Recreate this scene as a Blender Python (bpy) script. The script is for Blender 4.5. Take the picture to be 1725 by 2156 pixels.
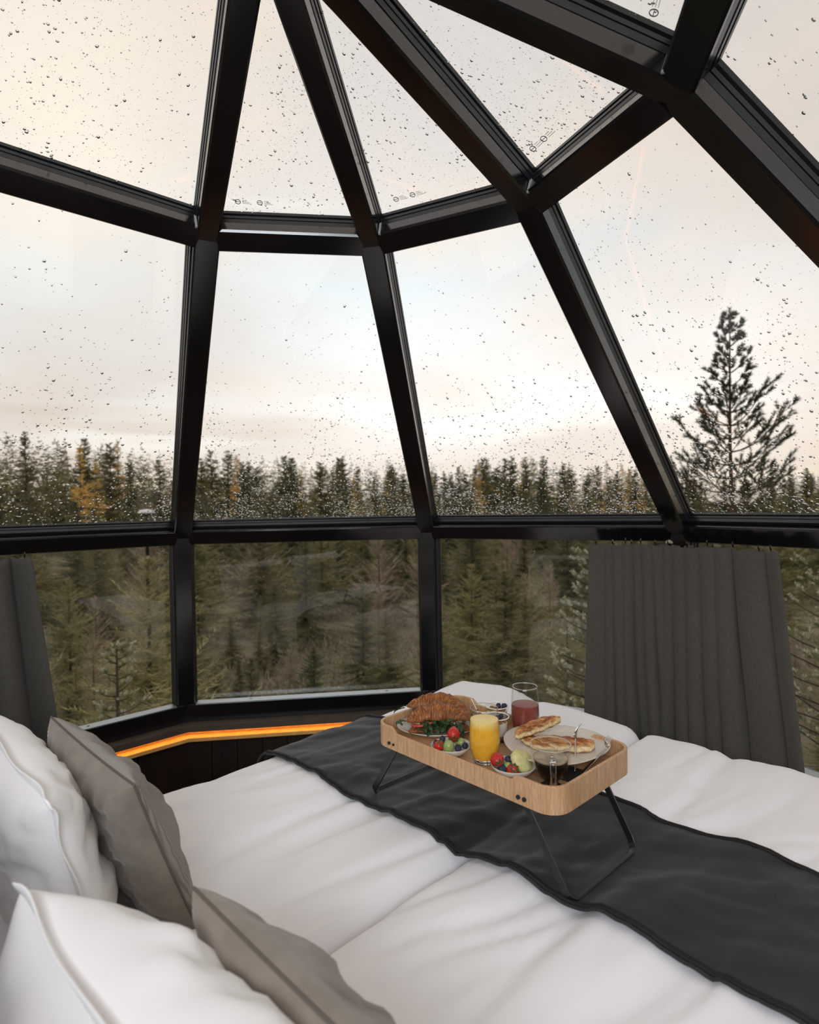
import bpy, bmesh, math, random
import numpy as np
from mathutils import Vector, Matrix
for o in list(bpy.data.objects): bpy.data.objects.remove(o)
random.seed(7); RNG = np.random.default_rng(7)
SC = bpy.context.scene; COL = SC.collection
PI = math.pi
# ------------------------------------------------------------------ camera
EYE = 1.40
pitch, roll = -0.01065, -0.01796
cd = bpy.data.cameras.new('camera'); cam = bpy.data.objects.new('camera', cd); COL.objects.link(cam)
R_ = Vector((1,0,0)); U_ = Vector((0,-math.sin(pitch),math.cos(pitch))); F_ = Vector((0,math.cos(pitch),math.sin(pitch)))
ax = R_*math.cos(roll)+U_*math.sin(roll); ay = -R_*math.sin(roll)+U_*math.cos(roll); az = -F_
cam.matrix_world = Matrix(((ax.x,ay.x,az.x,0),(ax.y,ay.y,az.y,0),(ax.z,ay.z,az.z,EYE),(0,0,0,1)))
cd.sensor_fit='HORIZONTAL'; cd.sensor_width=24; cd.lens=1267.94/1725*24; cd.clip_start=.02; cd.clip_end=2000
cd.dof.use_dof=True; cd.dof.focus_distance=1.65; cd.dof.aperture_fstop=3.2
SC.camera = cam
# ------------------------------------------------------------------ world
def N(nt,t,**kw):
    n=nt.nodes.new(t)
    for k,v in kw.items():
        if k=='op': n.operation=v
        elif hasattr(n,k): setattr(n,k,v)
    return n
def L(nt,a,b): nt.links.new(a,b)
def ramp(nt,fac,stops,interp='LINEAR'):
    r=nt.nodes.new('ShaderNodeValToRGB'); e=r.color_ramp; e.interpolation=interp
    while len(e.elements)<len(stops): e.elements.new(.5)
    for el,(p,c) in zip(e.elements,stops):
        el.position=p; el.color=(c[0],c[1],c[2],1) if len(c)>=3 else (c[0],)*3+(1,)
    if fac is not None: L(nt,fac,r.inputs[0])
    return r.outputs[0]
def mth(nt,op,a,b=None,c=None,clamp=False):
    n=nt.nodes.new('ShaderNodeMath'); n.operation=op; n.use_clamp=clamp
    for i,v in enumerate((a,b,c)):
        if v is None: continue
        if isinstance(v,(int,float)): n.inputs[i].default_value=v
        else: L(nt,v,n.inputs[i])
    return n.outputs[0]
def mix(nt,f,a,b,mode='MIX'):
    n=nt.nodes.new('ShaderNodeMix'); n.data_type='RGBA'; n.blend_type=mode
    for i,v in ((0,f),(6,a),(7,b)):
        if isinstance(v,(int,float)): n.inputs[i].default_value=v
        elif isinstance(v,(tuple,list)): n.inputs[i].default_value=tuple(v[:3])+(1,)
        else: L(nt,v,n.inputs[i])
    return n.outputs[2]
W=bpy.data.worlds.new('dusk_sky'); SC.world=W; W.use_nodes=True
nt=W.node_tree; nt.nodes.clear()
SKY=1.0
tc=N(nt,'ShaderNodeTexCoord'); sx=N(nt,'ShaderNodeSeparateXYZ'); L(nt,tc.outputs['Generated'],sx.inputs[0])
el=mth(nt,'MAXIMUM',sx.outputs[2],0.0)
base=ramp(nt,el,[(0,(.92,.70,.48)),(.045,(.95,.80,.64)),(.10,(1.0,.94,.87)),(.22,(.86,.88,.88)),(.34,(.735,.80,.83)),(.48,(.775,.725,.70)),(1,(.80,.755,.73))])
# wide cloud layer seen in perspective
dz=mth(nt,'ADD',el,.16)
cx_=mth(nt,'DIVIDE',sx.outputs[0],dz); cy_=mth(nt,'DIVIDE',sx.outputs[1],dz)
cv=N(nt,'ShaderNodeCombineXYZ'); L(nt,cx_,cv.inputs[0]); L(nt,cy_,cv.inputs[1]); cv.inputs[2].default_value=3.3
def noise(nt,vec,scale,detail=3,rough=.5,dist=0.0):
    n=nt.nodes.new('ShaderNodeTexNoise'); n.inputs['Scale'].default_value=scale; n.inputs['Detail'].default_value=detail
    n.inputs['Roughness'].default_value=rough; n.inputs['Distortion'].default_value=dist
    if vec is not None: L(nt,vec,n.inputs['Vector'])
    return n.outputs['Fac']
c1=noise(nt,cv.outputs[0],1.1,4,.5,.4); c2=noise(nt,cv.outputs[0],.55,3,.5,.2)
k1=ramp(nt,c1,[(.42,(0,0,0)),(.66,(1,1,1))],'EASE'); k2=ramp(nt,c2,[(.40,(0,0,0)),(.62,(1,1,1))],'EASE')
col=mix(nt,mth(nt,'MULTIPLY',k1,.62),base,(.94,.78,.64))
col=mix(nt,mth(nt,'MULTIPLY',k2,.62),col,(.68,.61,.58))
# streaks lying low over the forest
sv=N(nt,'ShaderNodeCombineXYZ'); L(nt,sx.outputs[0],sv.inputs[0]); L(nt,mth(nt,'MULTIPLY',sx.outputs[2],9.0),sv.inputs[2]); sv.inputs[1].default_value=.7
c3=noise(nt,sv.outputs[0],1.7,3,.5,.1)
low=ramp(nt,el,[(.0,(1,1,1)),(.12,(.9,.9,.9)),(.24,(0,0,0))])
k3=mth(nt,'MULTIPLY',ramp(nt,c3,[(.47,(0,0,0)),(.62,(1,1,1))],'EASE'),low)
col=mix(nt,mth(nt,'MULTIPLY',k3,.75),col,(.72,.60,.51))
def glow(dirv,power,amt,colr,c):
    v=Vector(dirv).normalized(); d=N(nt,'ShaderNodeVectorMath',op='DOT_PRODUCT'); L(nt,tc.outputs['Generated'],d.inputs[0]); d.inputs[1].default_value=v
    g=mth(nt,'MULTIPLY',mth(nt,'POWER',mth(nt,'MAXIMUM',d.outputs['Value'],0.0),power),amt)
    return mix(nt,g,c,colr,'ADD')
col=glow((.02,1,.17),16,.34,(1.0,.98,.95),col)
col=glow((.55,1,.20),40,.30,(1.0,.96,.9),col)
col=glow((-.62,1,.62),30,.30,(1.0,.92,.74),col)
grd=mth(nt,'LESS_THAN',sx.outputs[2],-.004)
col=mix(nt,grd,col,(.06,.055,.045))
bg=N(nt,'ShaderNodeBackground'); L(nt,col,bg.inputs[0]); bg.inputs[1].default_value=SKY
wo=N(nt,'ShaderNodeOutputWorld'); L(nt,bg.outputs[0],wo.inputs[0])
W.cycles.sampling_method='MANUAL'; W.cycles.sample_map_resolution=512
def area(name,loc,target,sx_,sy_,power,colr):
    l=bpy.data.lights.new(name,'AREA'); l.shape='RECTANGLE'; l.size=sx_; l.size_y=sy_; l.energy=power; l.color=colr
    o=bpy.data.objects.new(name,l); COL.objects.link(o); o.location=loc; o.rotation_euler=(Vector(target)-Vector(loc)).to_track_quat('-Z','Y').to_euler(); return o
area('bed_fill',(-.35,-1.15,1.98),(-.2,4.0,1.4),1.7,.6,53,(.90,.95,1.0))      # invented fill light behind the bed head, added to brighten the bedding
vs=SC.view_settings; SC.display_settings.display_device='sRGB'; vs.view_transform='Standard'; vs.look='None'; vs.exposure=0.0; vs.gamma=1.0; vs.use_curve_mapping=False
cy=SC.cycles; cy.max_bounces=10; cy.diffuse_bounces=4; cy.glossy_bounces=3; cy.transmission_bounces=8; cy.transparent_max_bounces=16
cy.caustics_reflective=False; cy.caustics_refractive=False; cy.use_denoising=True; cy.sample_clamp_indirect=4
# ------------------------------------------------------------------ helpers
def link(o,parent=None):
    COL.objects.link(o)
    if parent is not None: o.parent=parent
    return o
def newmesh(name,V,F,mat=None,smooth=False,midx=None):
    me=bpy.data.meshes.new(name)
    V=np.asarray(V,dtype=np.float64); 
    if isinstance(F,np.ndarray):
        k=F.shape[1]; n=len(F)
        me.vertices.add(len(V)); me.vertices.foreach_set('co',V.ravel().astype(np.float32))
        me.loops.add(n*k); me.loops.foreach_set('vertex_index',F.ravel().astype(np.int32))
        me.polygons.add(n); me.polygons.foreach_set('loop_start',np.arange(0,n*k,k,dtype=np.int32))
        me.update(calc_edges=True)
    else:
        me.from_pydata([tuple(v) for v in V],[],F); me.update()
    mats=mat if isinstance(mat,(list,tuple)) else [mat]
    for m in mats:
        if m: me.materials.append(m)
    if smooth: me.polygons.foreach_set('use_smooth',[True]*len(me.polygons))
    if midx is not None: me.polygons.foreach_set('material_index',midx)
    me.update()
    return me
def obj(name,me,parent=None,loc=None,rotz=None,mtx=None):
    o=bpy.data.objects.new(name,me); link(o,parent)
    if loc is not None: o.location=loc
    if rotz is not None: o.rotation_euler=(0,0,rotz)
    if mtx is not None: o.matrix_basis=mtx
    return o
def empty(name,loc=(0,0,0),rotz=0,mtx=None):
    o=bpy.data.objects.new(name,None); COL.objects.link(o); o.empty_display_size=.05
    if mtx is not None: o.matrix_basis=mtx
    else: o.location=loc; o.rotation_euler=(0,0,rotz)
    return o
def tag(o,label=None,cat=None,group=None,kind=None):
    if label: o['label']=label
    if cat: o['category']=cat
    if group: o['group']=group
    if kind: o['kind']=kind
    return o
class M:
    def __init__(s): s.V=[]; s.F=[]
    def add(s,V,F):
        b=len(s.V); s.V+= [tuple(v) for v in V]; s.F+=[tuple(i+b for i in f) for f in F]; return s
    def box(s,c,d,rz=0):
        x,y,z=d[0]/2,d[1]/2,d[2]/2; V=[]
        for a in ((-x,-y,-z),(x,-y,-z),(x,y,-z),(-x,y,-z),(-x,-y,z),(x,-y,z),(x,y,z),(-x,y,z)):
            V.append((c[0]+a[0]*math.cos(rz)-a[1]*math.sin(rz),c[1]+a[0]*math.sin(rz)+a[1]*math.cos(rz),c[2]+a[2]))
        return s.add(V,[(0,3,2,1),(4,5,6,7),(0,1,5,4),(1,2,6,5),(2,3,7,6),(3,0,4,7)])
    def prism(s,prof,origin,xa,ya,za,z0,z1):   # profile in xa,ya, extruded along za
        o=Vector(origin); n=len(prof); V=[o+xa*p[0]+ya*p[1]+za*z0 for p in prof]+[o+xa*p[0]+ya*p[1]+za*z1 for p in prof]
        F=[tuple(range(n-1,-1,-1)),tuple(range(n,2*n))]+[(i,(i+1)%n,n+(i+1)%n,n+i) for i in range(n)]
        return s.add(V,F)
    def tube(s,pts,rad,seg=8,closed=False,flat=None):
        pts=[Vector(p) for p in pts]; n=len(pts); rad=[rad]*n if isinstance(rad,(int,float)) else rad
        V=[];up=Vector((0,0,1)); prev=None
        for i,p in enumerate(pts):
            a=pts[(i-1)%n] if (closed or i>0) else p; b=pts[(i+1)%n] if (closed or i<n-1) else p
            t=(b-a).normalized()
            if prev is None:
                u=t.cross(up) if abs(t.z)<.95 else t.cross(Vector((1,0,0)))
            else: u=prev-t*prev.dot(t)
            u.normalize(); prev=u; w=t.cross(u)
            for k in range(seg):
                an=2*PI*(k+.5)/seg; r=rad[i]
                if flat: V.append(p+u*math.cos(an)*flat[0]*1.0+w*math.sin(an)*flat[1])
                else: V.append(p+u*math.cos(an)*r+w*math.sin(an)*r)
        F=[]
        for i in range(n if closed else n-1):
            j=(i+1)%n
            for k in range(seg): F.append((i*seg+k,i*seg+(k+1)%seg,j*seg+(k+1)%seg,j*seg+k))
        if not closed: F+=[tuple(range(seg-1,-1,-1)),tuple((n-1)*seg+k for k in range(seg))]
        return s.add(V,F)
    def lathe(s,prof,seg=32,c=(0,0,0),closed=False,sx=1,sy=1):
        n=len(prof); V=[];F=[]
        for r,z in prof:
            for k in range(seg): an=2*PI*k/seg; V.append((c[0]+r*math.cos(an)*sx,c[1]+r*math.sin(an)*sy,c[2]+z))
        for i in range(n if closed else n-1):
            j=(i+1)%n
            for k in range(seg): F.append((i*seg+k,i*seg+(k+1)%seg,j*seg+(k+1)%seg,j*seg+k))
        if not closed:
            F+=[tuple(range(seg-1,-1,-1)),tuple((n-1)*seg+k for k in range(seg))]
        return s.add(V,F)
    def blob(s,c,r,seg=12,rings=8,fn=None):
        V=[];F=[]
        for i in range(rings+1):
            th=PI*i/rings
            for k in range(seg):
                ph=2*PI*k/seg; d=Vector((math.sin(th)*math.cos(ph),math.sin(th)*math.sin(ph),math.cos(th)))
                q=Vector((d.x*r[0],d.y*r[1],d.z*r[2]))
                if fn: q=fn(d,q)
                V.append((c[0]+q.x,c[1]+q.y,c[2]+q.z))
        for i in range(rings):
            for k in range(seg): F.append((i*seg+k,(i+1)*seg+k,(i+1)*seg+(k+1)%seg,i*seg+(k+1)%seg))
        return s.add(V,F)
    def mesh(s,name,mat,smooth=False): return newmesh(name,s.V,s.F,mat,smooth)
    def obj(s,name,mat,parent=None,smooth=False,loc=None,rotz=None,bevel=0,sharp=None):
        o=obj(name,s.mesh(name,mat,smooth),parent,loc,rotz)
        if smooth and sharp: 
            me=o.data; bm=bmesh.new(); bm.from_mesh(me); bm.normal_update()
            for e in bm.edges:
                if len(e.link_faces)==2 and e.calc_face_angle(0)>sharp: e.smooth=False
            bm.to_mesh(me); bm.free()
        if bevel:
            b=o.modifiers.new('bevel','BEVEL'); b.width=bevel; b.segments=2; b.limit_method='ANGLE'
        return o
def hash2(ix,iy,seed):
    h=(ix.astype(np.int64)*374761393+iy.astype(np.int64)*668265263+seed*1442695041)&0xFFFFFFFF
    h=((h^(h>>13))*1274126177)&0xFFFFFFFF
    return ((h^(h>>16))&0xFFFFFF)/float(0xFFFFFF)
def vn(x,y,seed=0):      # smooth value noise, -1..1
    x=np.asarray(x,float);y=np.asarray(y,float)
    ix=np.floor(x);iy=np.floor(y);fx=x-ix;fy=y-iy;fx=fx*fx*fx*(fx*(fx*6-15)+10);fy=fy*fy*fy*(fy*(fy*6-15)+10)
    ix=ix.astype(np.int64);iy=iy.astype(np.int64)
    a=hash2(ix,iy,seed);b=hash2(ix+1,iy,seed);c=hash2(ix,iy+1,seed);d=hash2(ix+1,iy+1,seed)
    return ((a*(1-fx)+b*fx)*(1-fy)+(c*(1-fx)+d*fx)*fy)*2-1
def fbm(x,y,seed=0,o=3): return sum(vn(x*2**i,y*2**i,seed+i*17)*.5**i for i in range(o))
def grid_faces(nu,nv,closed_u=False):
    i=np.arange(nu if closed_u else nu-1)[:,None]; j=np.arange(nv-1)[None,:]
    a=i*nv+j; b=((i+1)%nu)*nv+j
    return np.stack([a,b,b+1,a+1],-1).reshape(-1,4)
# ------------------------------------------------------------------ materials
def mat(name,color,rough=.5,metal=0.0,var=None,vscale=8,vdetail=3,bump=0.0,bscale=60,spec=.5,sheen=0.0,trans=0.0,ior=1.45,sss=0.0,coord='Object',stretch=None,coat=0.0,emis=None,objrand=None,bdist=.002):
    m=bpy.data.materials.new(name); m.use_nodes=True; nt=m.node_tree; p=nt.nodes['Principled BSDF']
    p.inputs['Base Color'].default_value=tuple(color)+(1,); p.inputs['Roughness'].default_value=rough; p.inputs['Metallic'].default_value=metal
    p.inputs['Specular IOR Level'].default_value=spec; p.inputs['Sheen Weight'].default_value=sheen; p.inputs['Transmission Weight'].default_value=trans; p.inputs['IOR'].default_value=ior
    p.inputs['Coat Weight'].default_value=coat
    if sss: p.inputs['Subsurface Weight'].default_value=sss; p.inputs['Subsurface Radius'].default_value=(.01,.006,.004)
    if emis: p.inputs['Emission Color'].default_value=tuple(emis[0])+(1,); p.inputs['Emission Strength'].default_value=emis[1]
    tc=nt.nodes.new('ShaderNodeTexCoord'); vec=tc.outputs[coord]
    if stretch:
        mp=nt.nodes.new('ShaderNodeMapping'); L(nt,vec,mp.inputs[0]); mp.inputs['Scale'].default_value=stretch; vec=mp.outputs[0]
    c=None
    if var is not None:
        f=noise(nt,vec,vscale,vdetail,.55); c=ramp(nt,f,[(.3,color),(.7,var)])
    if objrand is not None:
        oi=nt.nodes.new('ShaderNodeObjectInfo'); c=mix(nt,oi.outputs['Random'],c if c is not None else color,objrand) 
    if c is not None: L(nt,c,p.inputs['Base Color'])
    if bump:
        f=noise(nt,vec,bscale,3,.6); b=nt.nodes.new('ShaderNodeBump'); b.inputs['Strength'].default_value=bump; b.inputs['Distance'].default_value=bdist; L(nt,f,b.inputs['Height']); L(nt,b.outputs[0],p.inputs['Normal'])
    return m
def schlick(nt):      # reflectance of a thin glass wall, the same from both sides
    w=nt.nodes.new('ShaderNodeLayerWeight'); w.inputs[0].default_value=.5
    return mth(nt,'MULTIPLY_ADD',mth(nt,'POWER',w.outputs['Facing'],5.0),.9,.045)
def glassmat(name,tint,gloss=1.0,rough=0.0):     # thin architectural pane: see-through with a fresnel reflection
    m=bpy.data.materials.new(name); m.use_nodes=True; nt=m.node_tree; nt.nodes.clear()
    t=N(nt,'ShaderNodeBsdfTransparent'); t.inputs[0].default_value=tuple(tint)+(1,)
    g=N(nt,'ShaderNodeBsdfGlossy'); g.inputs['Roughness'].default_value=rough
    mx=N(nt,'ShaderNodeMixShader'); L(nt,mth(nt,'MULTIPLY',schlick(nt),gloss),mx.inputs[0]); L(nt,t.outputs[0],mx.inputs[1]); L(nt,g.outputs[0],mx.inputs[2])
    o=N(nt,'ShaderNodeOutputMaterial'); L(nt,mx.outputs[0],o.inputs[0]); return m
GLASS=glassmat('pane_glass',(.985,.99,.985),.95)
m=bpy.data.materials.new('rain_water'); m.use_nodes=True; _n=m.node_tree; _n.nodes.clear()
_g=N(_n,'ShaderNodeBsdfGlass'); _g.inputs['IOR'].default_value=1.33; _g.inputs['Roughness'].default_value=0; _o=N(_n,'ShaderNodeOutputMaterial'); L(_n,_g.outputs[0],_o.inputs[0]); WATER=m
FRAME=mat('black_painted_steel',(.005,.005,.0055),.17,bump=.03,bscale=400,spec=.5,ior=1.75)
BEAD=mat('black_glazing_bead',(.016,.019,.022),.34,spec=.6)
ALU=mat('grey_aluminium_sill',(.30,.33,.35),.35,.8,bump=.05,bscale=200)
DWOOD=mat('dark_brown_wood_panel',(.032,.015,.009),.55,var=(.014,.008,.006),vscale=5,stretch=(3,3,.6),bump=.15,bscale=120)
LEDGE=mat('grey_brown_ledge_wood',(.10,.075,.055),.6,var=(.06,.045,.035),vscale=14,stretch=(.6,.6,6),bump=.1,bscale=80)
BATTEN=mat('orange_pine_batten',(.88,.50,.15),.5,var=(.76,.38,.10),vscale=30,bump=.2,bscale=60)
# ------------------------------------------------------------------ dome nodes (decagon), camera at x=y=0
B0=[(-2.0391,2.1836),(-1.1438,3.0307),(.0880,3.1951),(1.1574,2.6070),(1.7123,1.4715),(1.4734,.2703)]
N0=[(-1.0747,1.6644),(-.6589,2.0224),(-.1150,2.0911),(.3723,1.8462),(.5983,1.3437),(.4967,.8013)]
CX,CY=-.2834,1.2272
for k in range(5,9):
    a=-.4437+k*PI/5; B0.append((CX+2*math.sin(a),CY+2*math.cos(a))); N0.append((CX+.891*math.sin(a),CY+.891*math.cos(a)))
# the shell is longer to the left of the view and behind the camera than a regular decagon
for k in (0,9,8,7,6):
    B0[k]=(B0[k][0]-.895,B0[k][1]-.847-(1.3 if k in (7,8,6) else 0)-(.65 if k==9 else 0)); N0[k]=(N0[k][0]-.895,N0[k][1]-.847-(1.3 if k in (7,8,6) else 0)-(.65 if k==9 else 0))
B0[6]=(B0[6][0]+.895,B0[6][1]+.847); N0[6]=(N0[6][0]+.895,N0[6][1]+.847)
ZR,ZN,ZA,ZS=EYE-.1456,EYE+.8958,EYE+1.2025,EYE-1.0295
BR=[Vector((x,y,ZR)) for x,y in B0]; NR=[Vector((x,y,ZN)) for x,y in N0]; SR=[Vector((x,y,ZS)) for x,y in B0]; AP=Vector((CX,CY,ZA))
def fn(a,b,c):
    n=(b-a).cross(c-a).normalized(); m=(a+b+c)/3-Vector((CX,CY,ZR-.3))
    return n if n.dot(m)>0 else -n
NU=[fn(NR[k],NR[(k+1)%10],AP) for k in range(10)]           # upper facets
NM=[fn(BR[k],BR[(k+1)%10],NR[k]) for k in range(10)]        # sloping facets
NL=[fn(BR[k],BR[(k+1)%10],SR[k]) for k in range(10)]        # upright facets
SW,SD=.083,.060
def strut(name,a,b,n1,n2,w=SW,d=SD,e0=.0,e1=.0,inset=0):
    t=(b-a).normalized(); n=(n1+n2); n=(n-t*n.dot(t)).normalized(); s=t.cross(n); c=.006
    prof=[(-w/2+c,0),(w/2-c,0),(w/2,c),(w/2,d),(-w/2,d),(-w/2,c)]
    mb=M(); mb.prism(prof,a-n*0,s,n,t,-e0,(b-a).length+e1)
    o=mb.obj(name,FRAME,None); tag(o,kind='structure'); return o
tn=0
def tr(*a,**k):
    global tn; tn+=1; return strut('trim_%d'%tn,*a,**k)
for k in range(10):
    j=(k+1)%10; p=(k-1)%10
    tr(BR[k],NR[k],NM[p],NM[k],e0=.02,e1=.02)
    tr(NR[k],NR[j],NU[k],NM[k],e0=-.03,e1=-.03,d=.066)
    tr(NR[k],AP,NU[p],NU[k],e0=.02,e1=0,w=.070)
    tr(BR[k],BR[j],NM[k],NL[k],e0=-.03,e1=-.03,w=.075,d=.062)
    tr(SR[k],BR[k],NL[p],NL[k],e0=.06,e1=.0,w=.085)
SEAL=mat('pale_weld_sealant',(.42,.42,.40),.6)
for k,sg in ((1,-1),(2,1),(3,1),(4,1)):
    t=(AP-NR[k]).normalized(); n=(NU[k]+NU[k-1]); n=(n-t*n.dot(t)).normalized(); s_=t.cross(n); s_=s_*(1 if s_.dot((NR[(k+1)%10]-NR[k-1]))*sg>0 else -1)
    q=NR[k]+s_*.040+t*.050; mb=M(); mb.prism([(-.004,.004),(.0035,.002),(.005,.05),(-.002,.046)],q,s_,n,t,-.004,.003); o=mb.obj('trim_%d'%(200+k),SEAL); tag(o,'pale sliver of sealant in the corner of a strut joint',kind='structure')
# hub where the meridians meet
h=M().lathe([(.10,0),(.14,.02),(.14,.07),(.10,.09)],20).obj('trim_%d'%(tn+1),FRAME,None,loc=AP-Vector((0,0,.01))); tag(h,kind='structure')
def inset_poly(P2,d):
    n=len(P2); out=[]
    ar=sum(P2[i][0]*P2[(i+1)%n][1]-P2[(i+1)%n][0]*P2[i][1] for i in range(n)); s=1 if ar>0 else -1
    ds=d if isinstance(d,(list,tuple)) else [d]*n; ln=[]
    for i in range(n):
        a=Vector(P2[i]);b=Vector(P2[(i+1)%n]);t=(b-a).normalized();nn=Vector((-t.y,t.x))*s
        ln.append((a+nn*ds[i],t))
    for i in range(n):
        (p,t),(q,u)=ln[i-1],ln[i]; w=q-p; cr=t.x*u.y-t.y*u.x; k=(w.x*u.y-w.y*u.x)/cr; out.append(p+t*k)
    return out
def in_poly(x,y,P):
    ins=np.ones(len(x),bool); n=len(P); ar=sum(P[i][0]*P[(i+1)%n][1]-P[(i+1)%n][0]*P[i][1] for i in range(n)); s=1 if ar>0 else -1
    for i in range(n):
        a=P[i];b=P[(i+1)%n]; ins&=(s*((b[0]-a[0])*(y-a[1])-(b[1]-a[1])*(x-a[0]))>0)
    return ins
# raindrop template: flattened dome, closed by its flat base
def drop_template(seg=7):
    V=[];F=[]
    for r,z in ((1,0),(.80,.30),(.42,.46)):
        for k in range(seg): V.append((r*math.cos(2*PI*k/seg),r*math.sin(2*PI*k/seg),z))
    V.append((0,0,.5)); V.append((0,0,0)); T=3*seg
    for i in range(2):
        for k in range(seg):
            a=i*seg+k;b=i*seg+(k+1)%seg; F+=[(a,b,b+seg),(a,b+seg,a+seg)]
    for k in range(seg): F.append((2*seg+k,2*seg+(k+1)%seg,T)); F.append(((k+1)%seg,k,T+1))
    return np.array(V),np.array(F)
DV,DF=drop_template()
def raindrops(parent,o,xa,ya,n,poly,count,rlo,rhi,seed,lowbias=0,scale=3.0,thr=.0,asp=1.25):
    r=np.random.default_rng(seed); P=np.array([(p[0],p[1]) for p in poly]); lo=P.min(0);hi=P.max(0)
    X=[];Y=[]; tot=0
    while tot<count:
        x=r.uniform(lo[0],hi[0],count*3); y=r.uniform(lo[1],hi[1],count*3); u=(y-lo[1])/(hi[1]-lo[1])
        den=.25+.75*np.clip(.5+1.3*fbm(x*scale*2.2,y*scale*.9,seed,3)-thr,0,1)
        if lowbias: den=den*np.exp(-u*lowbias)
        keep=in_poly(x,y,poly)&(r.random(len(x))<den); X.append(x[keep]);Y.append(y[keep]); tot+=keep.sum()
    x=np.concatenate(X)[:count]; y=np.concatenate(Y)[:count]
    rad=rlo+(rhi-rlo)*r.random(count)**3.0; sxx=rad*(.8+.5*r.random(count)); syy=rad*(.9+.7*r.random(count))
    nv=len(DV); V=np.empty((count,nv,3)); an=r.uniform(-.3,.3,count); wob=1+.14*np.sin(np.arange(nv)[None,:]*2.3+r.uniform(0,6,count)[:,None])
    lx=DV[None,:,0]*sxx[:,None]*wob; ly=DV[None,:,1]*syy[:,None]; lx,ly=lx*np.cos(an)[:,None]-ly*np.sin(an)[:,None],lx*np.sin(an)[:,None]+ly*np.cos(an)[:,None]
    lx=lx+x[:,None]; ly=ly+y[:,None]; lz=DV[None,:,2]*rad[:,None]*(asp if lowbias else .36)+.0004
    V=np.array(o)[None,None]+lx[...,None]*np.array(xa)+ly[...,None]*np.array(ya)+lz[...,None]*np.array(n)
    F=(DF[None]+(np.arange(count)*nv)[:,None,None]).reshape(-1,3)
    d=obj('raindrops',newmesh('raindrops',V.reshape(-1,3),F,WATER,True),parent); d['kind']='stuff'; d['label']='clear raindrops clinging to the outside of the pane'
    return d
def ringprism(mb,o,xa,ya,n,outer,inner,z0,z1):
    k=len(outer); V=[]
    for pl,z in ((outer,z0),(inner,z0),(outer,z1),(inner,z1)):
        V+=[o+xa*p[0]+ya*p[1]+n*z for p in pl]
    F=[]
    for i in range(k):
        j=(i+1)%k
        F+=[(i,j,k+j,k+i),(2*k+i,3*k+i,3*k+j,2*k+j),(k+i,k+j,3*k+j,3*k+i),(i,2*k+i,2*k+j,j)]
    mb.add(V,F)
wn=0
def window(pts,n,label,drops=None,marks=None,deep=.075,alu=False,sillw=None):
    """pts: inner-face corners, first edge is the bottom one"""
    global wn; wn+=1
    o=pts[0]; xa=(pts[1]-pts[0]).normalized(); ya=n.cross(xa).normalized()
    if ya.z<0: ya=-ya
    P2=[Vector(((p-o).dot(xa),(p-o).dot(ya))) for p in pts]
    k=len(P2)
    q=lambda d:[Vector((v.x,v.y)) for v in inset_poly(P2,d)]
    mb=M(); ringprism(mb,o,xa,ya,n,q(.012),q(.0315),.052,.068)
    w=mb.obj('window_%d'%wn,BEAD); tag(w,label,kind='structure')
    mb=M(); ringprism(mb,o,xa,ya,n,q(.010),q(.0335),.070,.080); mb.obj('glazing_bead',BEAD,w)
    mb=M(); ringprism(mb,o,xa,ya,n,q(.008),q(.0335),.089,.100); mb.obj('outer_bead',BEAD,w)
    gp=q(.022); g=M(); g.prism([(p.x,p.y) for p in gp],o,xa,ya,n,.0805,.0885); g.obj('pane',GLASS,w)
    if alu:
        y0,y1=.026,.044; L_=(P2[1]-P2[0]).length
        a=M(); a.prism([(.045,y0),(L_-.045,y0),(L_-.045,y1),(.045,y1)],o,xa,ya,n,.004,.066); s=a.obj('sill_strip',ALU,w)
        for f in (.25,.82):
            c=M(); c.prism([(f*L_+.006*math.cos(i*PI/3),.0+.004*math.sin(i*PI/3)) for i in range(6)],o+ya*(y1)+n*.04,xa,n,ya,0,.002); c.obj('screw',FRAME,s)
    if drops:
        for i,(cnt,rl,rh,lb,sc_,th) in enumerate(drops): raindrops(w,o+n*.0885,xa,ya,n,q(.036),cnt,rl,rh,wn*13+i,lb,sc_,th)
    if marks:
        mk=mat('mark_grey_%d'%wn,(.12,.12,.12),.6)
        for (side,off,rr) in marks:
            A,B_=(P2[0],P2[1]); L_=(B_-A).length; cx=.11+off if side=='l' else L_-.11-off; c=Vector((cx,.092))
            cur=M(); pts_=[o+xa*(c.x+rr*math.cos(t*PI/9))+ya*(c.y+rr*math.sin(t*PI/9))+n*.0795 for t in range(18)]
            cur.tube(pts_,.0011,4,closed=True); cur.tube([o+xa*(c.x-rr)+ya*c.y+n*.0795,o+xa*(c.x+rr)+ya*c.y+n*.0795],.0009,4)
            for r_ in range(3):
                cur.tube([o+xa*(c.x+rr*1.6)+ya*(c.y-.006+r_*.006)+n*.0795,o+xa*(c.x+rr*1.6+.028-.006*r_)+ya*(c.y-.006+r_*.006)+n*.0795],.0006,4)
            m_=cur.obj('glass_stamp',mk,w); m_['label']='small round safety stamp printed on the glass corner'
    return w
nm_=['left','centre left','centre right','right','far right']
up_lab={0:'upper left dome pane with large raindrops',1:'narrow upper triangular dome pane left of centre',2:'upper triangular dome pane right of centre',3:'upper right dome pane beside the thick diagonal strut',4:'top right corner dome pane'}
mid_lab={0:'large sloping pane at the left over the dark forest',1:'sloping pane between the two middle posts',2:'sloping pane right of the middle post',3:'sloping pane in front of the tall pine',4:'sloping pane at the far upper right edge'}
low_lab={0:'low upright pane beside the left curtain',1:'low upright centre pane mirroring the bed',2:'low upright pane left of the right curtain',3:'low upright pane behind the right curtain',4:'low upright pane beyond the bed at the right'}
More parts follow.
